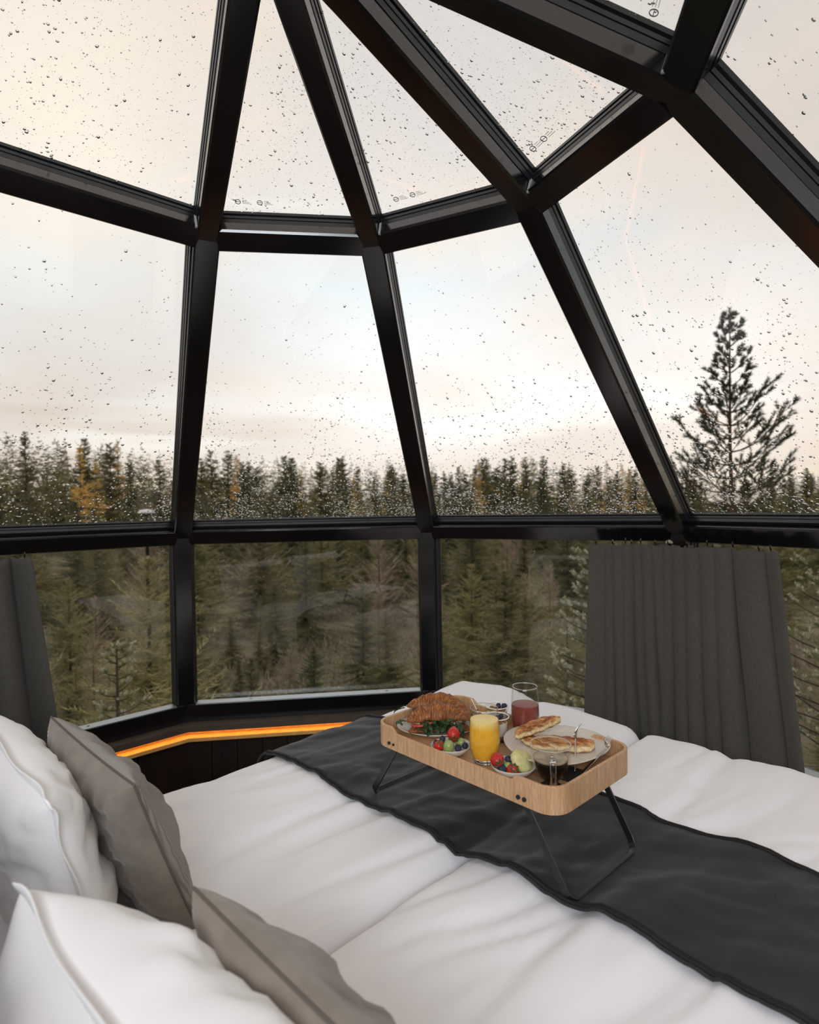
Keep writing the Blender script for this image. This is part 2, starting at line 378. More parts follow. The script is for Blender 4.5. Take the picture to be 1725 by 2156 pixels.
for k in range(10):
    j=(k+1)%10; vis=k in (0,1,2,3,4)
    nd={0:800,1:300,2:300,3:380,4:220}.get(k)
    window([NR[k],NR[j],AP],NU[k],up_lab.get(k,'rear dome pane over the bed head'),[(nd,.0010,.0042,0,3.0,.15),(nd*2,.0006,.0014,0,5.0,.1)] if vis else None,
        {0:None,1:[('l',0,.0085),('l',.07,.0085)],2:[('l',0.02,.0085),('l',.08,.0085)],3:[('l',.01,.009),('l',.06,.009)],4:[('l',.0,.009),('l',.05,.009)]}.get(k))
    dm={0:[(900,.0010,.0032,0,3,.15),(3000,.0018,.0056,4.0,4.0,.05)],1:[(500,.0009,.0026,0,3,.15),(2900,.0017,.0044,6.0,4.0,.0)],2:[(500,.0009,.0026,0,3,.15),(2700,.0018,.0050,5.6,3.6,.05)],
        3:[(1000,.0009,.0027,0,3,.15),(2400,.0018,.0052,5.8,4.0,.05)],4:[(900,.001,.004,0,3,.1)]}.get(k)
    window([BR[k],BR[j],NR[j],NR[k]],NM[k],mid_lab.get(k,'rear sloping pane'),dm,None)
    if k<=4:
        window([SR[k],SR[j],BR[j],BR[k]],NL[k],low_lab[k],[(500,.0005,.0016,0,3,.1)],None,alu=True)
# sill beams, ledge, lit batten, wall below the glass
LED=bpy.data.materials.new('amber_led'); LED.use_nodes=True; _p=LED.node_tree.nodes['Principled BSDF']; _p.inputs['Emission Color'].default_value=(1,.56,.16,1); _p.inputs['Emission Strength'].default_value=8.5; _p.inputs['Base Color'].default_value=(.8,.5,.2,1)
def offs(k,d):  # wall line k moved inward by d, mitred with its neighbours
    out=[]
    for v in (k,(k+1)%10):
        a,b=NL[(v-1)%10],NL[v]; bis=(a+b).normalized(); p=SR[v]-bis*(d/max(.3,bis.dot(a))); out.append(Vector((p.x,p.y,0)))
    return out
def slab(name,k,d0,d1,z0,z1,m_,parent=None):
    a0,b0=offs(k,d0);a1,b1=offs(k,d1); V=[]
    for z in (z0,z1): V+=[(a0.x,a0.y,z),(b0.x,b0.y,z),(b1.x,b1.y,z),(a1.x,a1.y,z)]
    mb=M(); mb.add(V,[(0,1,2,3),(7,6,5,4),(0,4,5,1),(1,5,6,2),(2,6,7,3),(3,7,4,0)])
    o=mb.obj(name,m_,parent); 
    bm=bmesh.new(); bm.from_mesh(o.data); bmesh.ops.recalc_face_normals(bm,faces=bm.faces); bm.to_mesh(o.data); bm.free()
    return o
sides=['left','far_left','far','far_right','right','rear_right','rear_far_right','rear','rear_far_left','rear_left']
for k in range(10):
    t=slab('trim_%d'%(100+k),k,-.07,.0,ZS-.042,ZS+.040,FRAME); tag(t,'black sill beam under the low pane' if k<5 else 'black beam at the rear',kind='structure')
    t=slab('trim_%d'%(120+k),k,-.07,.062,ZS-.075,ZS-.045,LEDGE); tag(t,'grey brown wooden ledge under the black sill',kind='structure')
    w=slab('wall_'+sides[k],k,-.08,-.03,0,ZS-.078,mat('wall_backing',(.01,.006,.004),.7) if k==0 else bpy.data.materials['wall_backing']); tag(w,'dark brown wooden wall below the panes' if k<5 else 'dark wooden rear wall',kind='structure')
    a,b=offs(k,-.03); a1,b1=offs(k,-.012); npl=10; t_=(b-a)/npl; nn=(a1-a)
    for i in range(npl):
        p0=a+t_*(i+.02); p1=a+t_*(i+.98); inn=-NL[k]*(.018+random.uniform(-.002,.003)); inn.z=0
        V=[(q.x,q.y,z) for z in (0.0,ZS-.08) for q in (p0,p1,p1+inn,p0+inn)]
        mb=M(); mb.add(V,[(0,1,2,3),(7,6,5,4),(0,4,5,1),(1,5,6,2),(2,6,7,3),(3,7,4,0)]); mb.obj('plank',DWOOD,w)
    if k>4:
        w2=slab('wall_upper_'+sides[k],k,-.06,-.02,ZS+.042,ZR-.04,DWOOD); tag(w2,'solid dark wooden panel at the rear',kind='structure')
    if k<4:
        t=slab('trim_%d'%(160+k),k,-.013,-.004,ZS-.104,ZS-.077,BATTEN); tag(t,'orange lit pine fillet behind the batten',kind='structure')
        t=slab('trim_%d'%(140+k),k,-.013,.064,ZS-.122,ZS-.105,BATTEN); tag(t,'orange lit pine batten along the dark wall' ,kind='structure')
        l_=slab('light_strip',k,.034,.046,ZS-.0775,ZS-.0755,LED); tag(l_,'thin amber light strip hidden under the ledge, %s side'%sides[k].replace('_',' '),'lamp','amber strips under the ledge')
fl=M(); fl.prism([( (p.x-CX)*1.04,(p.y-CY)*1.04) for p in SR],(CX,CY,0),Vector((1,0,0)),Vector((0,1,0)),Vector((0,0,1)),-.06,0); fo=fl.obj('floor',mat('dark_floor_board',(.09,.055,.035),.5,var=(.05,.03,.02),vscale=6,stretch=(1,9,1))); tag(fo,'dark wooden floor',kind='structure')
# ------------------------------------------------------------------ bed frame: l runs from head to foot, m from the near side to the far side
Q2=math.sqrt(.5)
def P(l,m,z=0): return Vector(((l-m)*Q2,(l+m)*Q2,z))
BZ=EYE-.785          # nominal height of the duvet top
A45=PI/4
BM=Matrix.Rotation(A45,4,'Z')
def bump1(x,c,s): return np.exp(-((x-c)/s)**2)
def Hd(l,m):
    l=np.asarray(l,float);m=np.asarray(m,float)
    z=np.zeros(np.broadcast(l,m).shape)
    wav=.012*vn(l*2.2,m*0+3.3,5)
    z=z-.012*bump1(m,.60+wav,.022)-.010*bump1(m,1.29+wav*2+.02*np.sin(l*3),.026)-.006*bump1(m,.27,.03)
    z=z-.030*bump1(m,.89+wav*.4,.022)
    z=z+.012*np.sin(np.clip((m-.89)/.40,0,1)*PI)+.010*np.sin(np.clip((m-1.29)/.42,0,1)*PI)+.008*np.sin(np.clip((.89-m)/.29,0,1)*PI)
    # broad creases fanning out from the pillows
    q=(m*1.0+l*.18); r=l*.45-m*.05
    cr=fbm(q*9+.6*vn(l*2,m*2,3),r*2.0,11,3); z=z+.0085*cr*np.clip(1.25-l*.35,.4,1)
    rid=1-np.abs(vn(q*13+.8*vn(l*3,m*3,8),r*2.6,21)); z=z-.010*np.clip(rid-.72,0,1)/.28*np.clip(.5+vn(l*2,m*2.3,31),0,1)
    rd2=1-np.abs(vn(q*24+1.2*vn(l*4,m*4,9),r*3.4,27)); z=z-.0065*np.clip(rd2-.75,0,1)/.25*np.clip(.3+1.2*vn(l*2.6,m*2,33),0,1)
    z=z+(.022*bump1(l,2.03,.30)+.0*l)*np.clip((m-.86)*12,0,1)+.020*bump1(l,2.0,.35)*bump1(m,1.42,.30)+.010*bump1(l,2.0,.3)*bump1(m,.45,.3)+.008*vn(l*3.1,m*2.7,41)
    z=z-.010*bump1(l,1.16,.14)*bump1(m,.88,.30)
    return z
def wrap(a,L_,r):
    th=np.clip((a-(L_-r))/r,0,PI/2); pos=np.where(a<L_-r,a,L_-r+r*np.sin(th)); drop=np.where(a<L_-r,0,r*(1-np.cos(th))+np.maximum(0,a-(L_-r)-r*PI/2)); return pos,drop
LINEN=mat('white_cotton',(.86,.85,.865),.85,bump=.12,bscale=700,spec=.2,sheen=.15,bdist=.0006)
SHEET=mat('white_sheet',(.80,.79,.80),.85,bump=.1,bscale=500,spec=.2)
RUN=mat('charcoal_velvet_runner',(.016,.0165,.016),.62,spec=.35,sheen=.10,bump=.12,bscale=260,bdist=.001)
PIP=mat('black_piping',(.010,.010,.010),.6,spec=.3)
BASEM=mat('bed_base_cloth',(.03,.028,.026),.8)
bed=empty('bed',(0,0,0),A45); tag(bed,'wide double bed with white sheet reaching from the pillows to the windows','bed')
def rbox(l0,l1,m0,m1,z0,z1,r,name,mt,parent):
    mb=M(); n=5; prof=[]
    for (cx,cy,a0) in ((l1-r,m1-r,0),(l0+r,m1-r,90),(l0+r,m0+r,180),(l1-r,m0+r,270)):
        for i in range(n+1): a=math.radians(a0+90*i/n); prof.append((cx+r*math.cos(a),cy+r*math.sin(a)))
    mb.prism(prof,(0,0,0),Vector((1,0,0)),Vector((0,1,0)),Vector((0,0,1)),z0,z1); return mb.obj(name,mt,parent,bevel=.02)
rbox(-.06,1.93,.04,1.68,.09,.30,.03,'base',BASEM,bed)
rbox(-.06,1.95,.03,1.69,.30,BZ-.085,.05,'mattress',SHEET,bed)
# fitted sheet under the pillows
gl=np.linspace(-.05,.42,40);gm=np.linspace(.04,1.68,110);GL,GM=np.meshgrid(gl,gm,indexing='ij')
Z=BZ-.045+.006*fbm(GL*14,GM*9,77,3)+.006*np.abs(vn(GL*8+GM*22,GM*2,78))
V=np.stack([GL,GM,Z],-1).reshape(-1,3); so=obj('top_sheet',newmesh('top_sheet',V,grid_faces(40,110),SHEET,True),bed)
sm_=so.modifiers.new('thickness','SOLIDIFY'); sm_.thickness=.03; sm_.offset=-1
for i,(a,b) in enumerate(((.0,.08),(1.5,1.6))):
    for l_ in (.03,1.83): M().box((l_,.12 if i==0 else 1.6,.045),(.06,.06,.09)).obj('leg',FRAME,bed)
hb=M(); hb.box((-.12,.86,.62),(.05,1.9,1.02)); h_=hb.obj('headboard',mat('headboard_cloth',(.06,.052,.045),.85,bump=.3,bscale=300),bed,bevel=.015)
def duvet(name,m0,m1,out0,out1,label):
    ru=.10; a=np.arange(.20,2.045+.30,.0125); 
    lo,hi=m0,m1
    b=np.concatenate([np.arange(0,.07,.009),np.arange(.07,1,.0125)]) 
    # arc-length across: fold down at both sides
    r0=.032; ext0=.26 if out0 else .022; ext1=.26 if out1 else .022
    s=np.arange(lo-ext0,hi+ext1,.0115)
    A,S=np.meshgrid(a,s,indexing='ij')
    pl,dl=wrap(A,2.03,.09)
    c=(lo+hi)/2
    p1,d1=wrap(S,hi,r0 if not out1 else .085); p0,d0=wrap(2*c-S,hi,r0 if not out0 else .085); 
    m_=np.where(S>c,p1,2*c-p0); dm=np.where(S>c,d1,d0)
    Z=BZ+Hd(pl,m_)*np.clip(1-(dl+dm)*6,0.2,1)-dl-dm
    # little outward ripples on the hanging sides
    rp=np.clip((dm-.05)*8,0,1)*.012*vn(A*7,A*0+1,51); m_=m_+np.where(S>c,1,-1)*rp*(1 if (out0 or out1) else 0)
    pl=pl+np.clip((dl-.05)*8,0,1)*.012*vn(S*7,S*0+1,52)
    # head end rounded over
    hd=np.clip((.29-A)/.09,0,1); Z=Z-.045*hd**2
    V=np.stack([pl,m_,Z],-1).reshape(-1,3)
    root=obj(name,newmesh(name,V,grid_faces(len(a),len(s)),LINEN,True),None,rotz=A45)
    md=root.modifiers.new('thickness','SOLIDIFY'); md.thickness=.03; md.offset=-1
    tag(root,label,'duvet'); return root
duvet('duvet',.893,1.735,False,True,'white quilted duvet on the far half of the bed towards the left wall')
duvet('duvet',.035,.887,True,False,'white quilted duvet on the near half of the bed, in front')
def Hr(l,m):
    z=Hd(l,m)
    zs=sum(Hd(l+dx,m+dy) for dx,dy in ((-.05,0),(.05,0),(0,-.05),(0,.05),(0,0),(.03,.04),(-.03,-.04)))/7
    z=np.maximum(z,zs)+.0075
    f=fbm((l*.9+m*.55)*11,(l*.5-m*.9)*3,61,3); z=z+.006*np.clip(f,-.2,1)
    r=1-np.abs(vn((l*1.0+m*.8)*8+vn(l*3,m*3,63),(l-m)*2.4,62)); z=z+.010*np.clip(r-.6,0,1)
    # smooth patches under the tray feet
    return z
LF=1.045; 
a=np.arange(.0,.442,.010); s=np.arange(.035-.30,1.735+.30,.011)
A,S=np.meshgrid(a,s,indexing='ij')
p1,d1=wrap(S,1.745,.085); p0,d0=wrap(1.77-S,1.745,.085); m_=np.where(S>.885,p1,1.77-p0); dm=np.where(S>.885,d1,d0)
edge=.010*vn(S*2.6,S*0+2,71); ll=LF-.02+A+edge*(1-A/.44)+.010*vn(S*2.5,S*0+5,73)*(A/.44)
def footflat(l,m,z):
    t=np.clip(bump1(m,1.222,.030)+bump1(m,.602,.030),0,1)*np.clip(1-np.abs(l-1.165)/.19,0,1)**.3
    return z*(1-t)+(.004)*t
zz=footflat(ll,m_,Hr(ll,m_))
Z=BZ+zz*np.clip(1-dm*5,.4,1)-dm+.008*np.clip(dm*20,0,1); m_=m_+np.where(S>.885,1,-1)*(np.clip(dm*30,0,1)*.010+np.clip((dm-.05)*8,0,1)*.012*np.maximum(0,vn(ll*7,ll*0+1,51)))
V=np.stack([ll,m_,Z],-1)
run=obj('bed_runner',newmesh('bed_runner',V.reshape(-1,3),grid_faces(len(a),len(s)),RUN,True),None,rotz=A45); tag(run,'dark charcoal runner laid across both white duvets under the tray','bed runner')
md=run.modifiers.new('thickness','SOLIDIFY'); md.thickness=.005; md.offset=1
for idx in (1,-2):
    mb=M(); mb.tube([V[idx,i]+np.array((0,0,.005)) for i in range(0,len(s),2)],.0062,6); mb.obj('piping',PIP,run,smooth=True)
# ------------------------------------------------------------------ pillows
def pillow(name,W_,H_,T_,mf,mb_,label,cat,pos,hdir,wdir,seed,wr=.006,flange=0.0,pip=None,pinch=.08,sag=0.0,bulge=(1,1),pw=.42,nseam=None):
    """pos: middle of the lower edge; hdir up the pillow, wdir along its width (bed axes)"""
    h=Vector(hdir).normalized(); w=Vector(wdir); w=(w-h*w.dot(h)).normalized(); n=w.cross(h)
    Mx=Matrix(((w.x,h.x,n.x,0),(w.y,h.y,n.y,0),(w.z,h.z,n.z,0),(0,0,0,1)))
    root=empty(name,mtx=Matrix.Translation(P(*pos))@BM@Mx); tag(root,label,cat)
    nu=56; u=np.sin(np.linspace(-1,1,nu)*PI/2); Ug,Vg=np.meshgrid(u,u,indexing='ij')
    def surf(sgn,off=0,bl=1):
        X=Ug*W_/2*(1-pinch*(1-Vg**2)); Y=Vg*H_/2*(1-pinch*(1-Ug**2))+H_/2
        prof=np.clip((1-np.abs(Ug)**2.4)*(1-np.abs(Vg)**2.4),0,1)**pw
        D=T_/2*prof*bl*(1-.18*Vg*sag)
        wr_=fbm(Ug*3.2+5,Vg*2.6,seed+int(sgn>0),3)*wr*2
        rid=1-np.abs(vn(Ug*3.5+Vg*2+2*vn(Ug*2,Vg*2,seed+5),Vg*2.2,seed+9)); wr_=wr_-wr*1.6*np.clip(rid-.65,0,1)/.35
        # gathers running in from the corners
        ga=np.zeros_like(Ug)
        for cu in (-1,1):
            for cv in (-1,1):
                dx=(Ug-cu)*W_;dy=(Vg-cv)*H_;rr=np.hypot(dx,dy)+1e-6;an=np.arctan2(dy,dx); ga+=np.sin(an*16+seed)*np.exp(-(rr/.09)**2)*.004
        D=D+(wr_+ga)*np.minimum(1,prof*1.3)
        slump=-.05*T_*np.exp(-((Vg+1)/.5)**2)
        return np.stack([X,Y,sgn*(D+off)],-1)
    for sgn,mt,nm,bl in ((1,mf,'front_panel',bulge[0]),(-1,mb_,'back_panel',bulge[1])):
        V=surf(sgn,0,bl); F=grid_faces(nu,nu)
        if sgn<0: F=F[:,::-1]
        obj(nm,newmesh(nm,V.reshape(-1,3),np.ascontiguousarray(F),mt,True),root)
    V=surf(1); e=[V[i,0] for i in range(nu)]+[V[-1,i] for i in range(1,nu)]+[V[i,-1] for i in range(nu-2,-1,-1)]+[V[0,i] for i in range(nu-2,0,-1)]
    if flange:
        c=np.array((0,H_/2,0)); VV=[];FF=[];n_=len(e)
        for i,p in enumerate(e):
            q=np.array(e[(i+1)%n_])-np.array(e[i-1]); o=np.array((q[1],-q[0],0)); o=o/(np.linalg.norm(o)+1e-9)
            wv=.004*math.sin(i*.35)
            VV+=[tuple(np.array(p)-o*.008+np.array((0,0,.0025))),tuple(np.array(p)+o*flange+np.array((0,0,.0015+wv))),tuple(np.array(p)+o*flange+np.array((0,0,-.0015+wv))),tuple(np.array(p)-o*.008-np.array((0,0,.0025)))]
        for i in range(n_):
            j=(i+1)%n_
            for k_ in range(4): FF.append((i*4+k_,j*4+k_,j*4+(k_+1)%4,i*4+(k_+1)%4))
        obj('flange',newmesh('flange',VV,FF,mf,True),root)
    if pip: 
        mb=M(); mb.tube(e,pip,6,closed=True); mb.obj('seam',bpy.data.materials.get('taupe_seam') or mat('taupe_seam',(.10,.085,.070),.8),root,smooth=True)
    return root
def ribmat(name,c1,c2,scale):
    m=mat(name,c1,.9,sheen=.3,spec=.15); nt=m.node_tree; p=nt.nodes['Principled BSDF']; tc=nt.nodes.new('ShaderNodeTexCoord')
    w=nt.nodes.new('ShaderNodeTexWave'); w.bands_direction='X'; w.inputs['Scale'].default_value=scale; w.inputs['Distortion'].default_value=.6; w.inputs['Detail Scale'].default_value=20; L(nt,tc.outputs['Object'],w.inputs[0])
    L(nt,ramp(nt,w.outputs['Fac'],[(.1,c2),(.7,c1)]),p.inputs['Base Color'])
    b=nt.nodes.new('ShaderNodeBump'); b.inputs['Strength'].default_value=.5; b.inputs['Distance'].default_value=.0015; L(nt,w.outputs['Fac'],b.inputs['Height']); L(nt,b.outputs[0],p.inputs['Normal']); return m
TAUPE=mat('taupe_velvet',(.225,.188,.155),.8,var=(.17,.14,.115),vscale=22,sheen=.35,spec=.15,bump=.1,bscale=300,bdist=.001)
TRIB=ribmat('taupe_ribbed_knit',(.235,.20,.17),(.15,.125,.105),60)
PW=mat('white_pillow_cotton',(.85,.835,.84),.85,bump=.08,bscale=600,spec=.2,sheen=.1,bdist=.0005)
pillow('pillow',.72,.375,.19,PW,PW,'big white pillow at the far left, leaning behind the taupe cushion','pillow',(.345,1.42,BZ-.035),(-.24,0,1),(0,-1,0),101,wr=.005,flange=.012,pinch=.05)
pillow('pillow',.72,.38,.26,PW,PW,'big white pillow in the near left corner of the photo','pillow',(.305,.50,BZ-.035),(-.36,0,1),(0,-1,0),140,wr=.008,flange=.014,pinch=.05)
pillow('cushion',.50,.345,.15,TAUPE,TRIB,'taupe cushion standing before the far white pillow, ribbed back','cushion',(.505,1.32,BZ-.012),(-.36,0,1),(0,-1,-.0),120,wr=.0045,pip=.0022,pinch=.06,bulge=(1.0,.8))
pillow('cushion',.50,.345,.15,TAUPE,TAUPE,'taupe velvet cushion nearest the camera, in front of the near white pillow','cushion',(.470,.485,BZ-.012),(-.42,0,1),(0,-1,0),125,wr=.0045,pip=.0022,pinch=.06,bulge=(1.0,.8))
# ------------------------------------------------------------------ curtains
CURT=mat('grey_brown_curtain_cloth',(.098,.092,.080),.9,var=(.080,.075,.066),vscale=90,spec=.12,sheen=.1,bump=.25,bscale=500,bdist=.001)
def curtain(name,p0,p1,q0,q1,nrm,ztop,zbot,fold,label,hooks,seed):
    """p0,p1 top ends; q0,q1 bottom ends; fold(u,v)-> offset along nrm"""
    nu,nv=170,40; u=np.linspace(0,1,nu)[:,None]; v=np.linspace(0,1,nv)[None,:]
    T=np.array(p0)[None,None]*(1-u[...,None])+np.array(p1)[None,None]*u[...,None]; Bm=np.array(q0)[None,None]*(1-u[...,None])+np.array(q1)[None,None]*u[...,None]
    XY=T*(1-v[...,None])+Bm*v[...,None]; d,tg=fold(u,v); n=np.array(nrm); t=np.array((n[1],-n[0]))
    XY=XY+d[...,None]*n+tg[...,None]*t
    Z=ztop+(zbot-ztop)*v+0*u+.004*np.sin(u*60)*(v<.02)
    V=np.concatenate([XY,Z[...,None]],-1)
    root=obj(name,newmesh(name,V.reshape(-1,3),grid_faces(nu,nv),CURT,True)); tag(root,label,'curtain')
    md=root.modifiers.new('thickness','SOLIDIFY'); md.thickness=.0035
    for hu in hooks:
        i=int(hu*(nu-1)); p=V[i,0]; M().tube([p+np.array((0,0,-.012)),p+np.array((0,0,.006)),p+np.array((n[0]*.006,n[1]*.006,.016)),p+np.array((n[0]*.002,n[1]*.002,.024))],.003,6).obj('hook',FRAME,root)
    return root
def inn(k): v=-NL[k]; return np.array((v.x,v.y))
ZT=ZR-.041
def cusp(ph): return 2.4*np.abs(np.sin(ph/2+PI/4))**.8-1.5      # round crests, tight dark valleys
def fold_l(u,v):
    ph=2*PI*(np.clip((u-.22)/.78,0,1)**1.05*6.0)+1.6*vn(u*5,v*1.2,61)*(.25+v); fa=.030*np.clip((u-.18)*6,0,1)*(.75+.5*vn(u*6,u*0,62))*(.62+.5*v)
    d=.022+1.5*fa*cusp(ph)*(1-.1*v)+.012*v*np.sin(ph*.5+1)+.006*vn(u*5,v*3,5)+.03*v
    return d, .017*np.cos(ph)*np.clip((u-.2)*5,0,1)*(1-.4*v)+.008*vn(u*3,v*2.5,6)*v
def fold_r(u,v):
    ph=2*PI*np.where(u<.58,u/.58*4.6,4.6+(u-.58)/.42*1.7)+1.8*vn(u*5,v*1.2,64)*(.2+v)*np.clip((.75-u)*4,0,1); am=np.where(u<.58,.026,.036)*(.8+.45*vn(u*6,u*0,65))*(.65+.45*v)
    d=.022+1.45*am*cusp(ph)+.012*v*np.sin(ph*.5+2)+.006*vn(u*5,v*3,7)+.03*v
    return d, .019*np.cos(ph)*(1-.3*v)*np.clip((1-u)*6,0,1)+.010*vn(u*3,v*2.5,9)*v
curtain('curtain',(.819,2.736),(1.098,2.582),(.775,2.700),(1.115,2.50),inn(2),ZT,.06,fold_l,'grey brown pleated curtain left of the right rear post, at the foot of the bed',[.1,.3,.45,.6,.75,.9],3)
curtain('curtain',(1.112,2.585),(1.345,2.150),(1.085,2.52),(1.36,1.93),inn(3),ZT-.002,.06,fold_r,'grey brown curtain with wide flat folds at the right, beside the foot of the bed',[.05,.2,.35,.5,.65,.8,.95],4)
def fold_c(u,v):
    ph=2*PI*u*3.3; return .035*np.sin(ph)*(1+.2*v)+.03*v+.005*vn(u*4,v*3,15), .012*np.cos(ph)*np.clip((1-u)*6,0,1)
curtain('curtain',(-1.88,2.245),(-1.600,2.530),(-1.88,2.235),(-1.500,2.600),inn(0),ZT-.002,.06,fold_c,'grey brown curtain at the left edge behind the white pillow',[.1,.4,.7,.95],5)
t=M(); t.tube([(0,0,0),(.006,.004,.004),(.016,.010,.006),(.026,.012,.002),(.034,.013,-.003)],[.003,.007,.008,.007,.003],8); o=t.obj('curtain_tie',mat('beige_cloth',(.55,.47,.36),.8),None,True,loc=(1.085,2.55,ZT+.008)); tag(o,'small beige cloth knot where the two right curtains meet','tie')
# ------------------------------------------------------------------ bed tray
OAKC=(.57,.345,.185)
def oak(name,rot):
    m=mat(name,OAKC,.42,spec=.4,coat=.05); nt=m.node_tree; p=nt.nodes['Principled BSDF']; tc=nt.nodes.new('ShaderNodeTexCoord'); mp=nt.nodes.new('ShaderNodeMapping'); L(nt,tc.outputs['Object'],mp.inputs[0]); mp.inputs['Scale'].default_value=rot
    n1=noise(nt,mp.outputs[0],18,5,.65,.6); n2=noise(nt,mp.outputs[0],90,2,.5)
    c=ramp(nt,n1,[(.30,(.44,.24,.12)),(.52,OAKC),(.75,(.64,.42,.25))]); c=mix(nt,ramp(nt,n2,[(.35,(.55,.55,.55)),(.6,(0,0,0))]),c,(.34,.18,.085))
    L(nt,c,p.inputs['Base Color']); b=nt.nodes.new('ShaderNodeBump'); b.inputs['Strength'].default_value=.15; b.inputs['Distance'].default_value=.001; L(nt,n2,b.inputs['Height']); L(nt,b.outputs[0],p.inputs['Normal']); return m
OAKV=oak('oak_veneer_upright_grain',(6,6,.5)); OAKH=oak('oak_veneer_board',(7,.6,7))
BLK=mat('black_powder_coated_steel',(.010,.010,.011),.35,bump=.05,bscale=500)
TL,TM=1.170,.888; HX,HY=.157,.275; TF=EYE-.592; RIM=EYE-.553; RLOW=EYE-.566; BOT=EYE-.609
tray=empty('bed_tray',P(TL,TM,BZ),A45-.034); tag(tray,'oak bed tray with rounded corners and black folding legs, standing on the runner','tray')
zt=lambda z:z-BZ
def rrect(hx,hy,r,n=8):
    pts=[]
    for cx,cy,a0 in ((hx-r,hy-r,0),(-hx+r,hy-r,90),(-hx+r,-hy+r,180),(hx-r,-hy+r,270)):
        for i in range(n+1): a=math.radians(a0+90*i/n); pts.append((cx+r*math.cos(a),cy+r*math.sin(a)))
    return pts
def dens(pts,st=.008):
    out=[]
    for i,p in enumerate(pts):
        q=pts[(i+1)%len(pts)]; d=math.hypot(q[0]-p[0],q[1]-p[1]); k=max(1,int(d/st))
        for j in range(k): out.append((p[0]+(q[0]-p[0])*j/k,p[1]+(q[1]-p[1])*j/k))
    return out
def top(x,y):
    if abs(x)<HX-.03: return RIM
    t=min(1,max(0,((y-.190) if y>0 else (-y-.163))/.014)); return RLOW+(RIM-RLOW)*t*t*(3-2*t)
out_=dens(rrect(HX,HY,.045)); n=len(out_); th=.0075
inn_=[]
for x,y in out_:
    ex=max(0,abs(x)-(HX-.045)); ey=max(0,abs(y)-(HY-.045)); s_=math.hypot(ex,ey) or 1; k=(s_-th)/s_
    inn_.append((math.copysign((HX-.045)*(1 if ex>0 else 0)+ex*k,x) if ex>0 else x, math.copysign((HY-.045)+ey*k,y) if ey>0 else y))
V=[];F=[]
for pl,fz in ((out_,0),(out_,1),(inn_,1),(inn_,0)):
    V+=[(x,y,zt(top(*o_) if fz else BOT)) for (x,y),o_ in zip(pl,out_)]
for i in range(n):
    j=(i+1)%n
    for a in range(4): b=(a+1)%4; F.append((a*n+i,b*n+i,b*n+j,a*n+j)[::-1])
w_=obj('rim',newmesh('rim',V,F,OAKV,False),tray)
bm=bmesh.new(); bm.from_mesh(w_.data); bmesh.ops.recalc_face_normals(bm,faces=bm.faces); bm.to_mesh(w_.data); bm.free()
b_=w_.modifiers.new('bevel','BEVEL'); b_.width=.0012; b_.segments=2; b_.limit_method='ANGLE'; b_.angle_limit=.8
M().prism(rrect(HX-th*.5,HY-th*.5,.040),(0,0,0),Vector((1,0,0)),Vector((0,1,0)),Vector((0,0,1)),zt(TF-.008),zt(TF)).obj('board',OAKH,tray)
def bolt(y,r,side=-1):
    M().prism([(r*math.cos(i*PI/8),r*math.sin(i*PI/8)) for i in range(16)],(side*(HX+.0015),y,zt(EYE-.594)),Vector((0,1,0)),Vector((0,0,1)),Vector((1,0,0)),-.0015,.0015).obj('bolt',BLK,tray)
for sd in (-1,1):
    bolt(.213,.0042,sd);bolt(.197,.0030,sd);bolt(-.184,.0046,sd);bolt(-.199,.0046,sd)
def legframe(name,ytop,ybot,ztop,zbot,hx0,hx1):
    r=.028; pts=[]
    T0=Vector((-hx0,ytop,ztop));B0_=Vector((-hx1,ybot,zbot));B1=Vector((hx1,ybot,zbot));T1=Vector((hx0,ytop,ztop))
    def fil(a,b,c):
        u=(a-b).normalized();v=(c-b).normalized(); p=b+u*r;q=b+v*r
        return [p*(1-t)**2+b*2*t*(1-t)+q*t*t for t in [i/7 for i in range(8)]]
    pts=[T0]+fil(T0,B0_,B1)+fil(B0_,B1,T1)+[T1]
    nrm=(T0-B0_).cross(B1-B0_).normalized(); V=[];F=[]
    for i,p in enumerate(pts):
        a=pts[max(0,i-1)];b=pts[min(len(pts)-1,i+1)];t=(b-a).normalized();s_=t.cross(nrm)
        for (x,y) in ((-.0085,-.002),(.0085,-.002),(.0085,.002),(-.0085,.002)): V.append(p+nrm*x+s_*y)
    for i in range(len(pts)-1):
        for k in range(4): F.append((i*4+k,i*4+(k+1)%4,i*4+4+(k+1)%4,i*4+4+k))
    F+=[(3,2,1,0),tuple(len(V)-4+k for k in range(4))]
    me=newmesh(name,V,F,BLK); o=obj(name,me,tray); bm=bmesh.new(); bm.from_mesh(me); bmesh.ops.recalc_face_normals(bm,faces=bm.faces); bm.to_mesh(me); bm.free(); o.modifiers.new('bevel','BEVEL').width=.0012; return o
legframe('leg',.200,.334,zt(EYE-.598),.0112,.138,.118); legframe('leg',-.178,-.286,zt(EYE-.598),.0090,.138,.132)
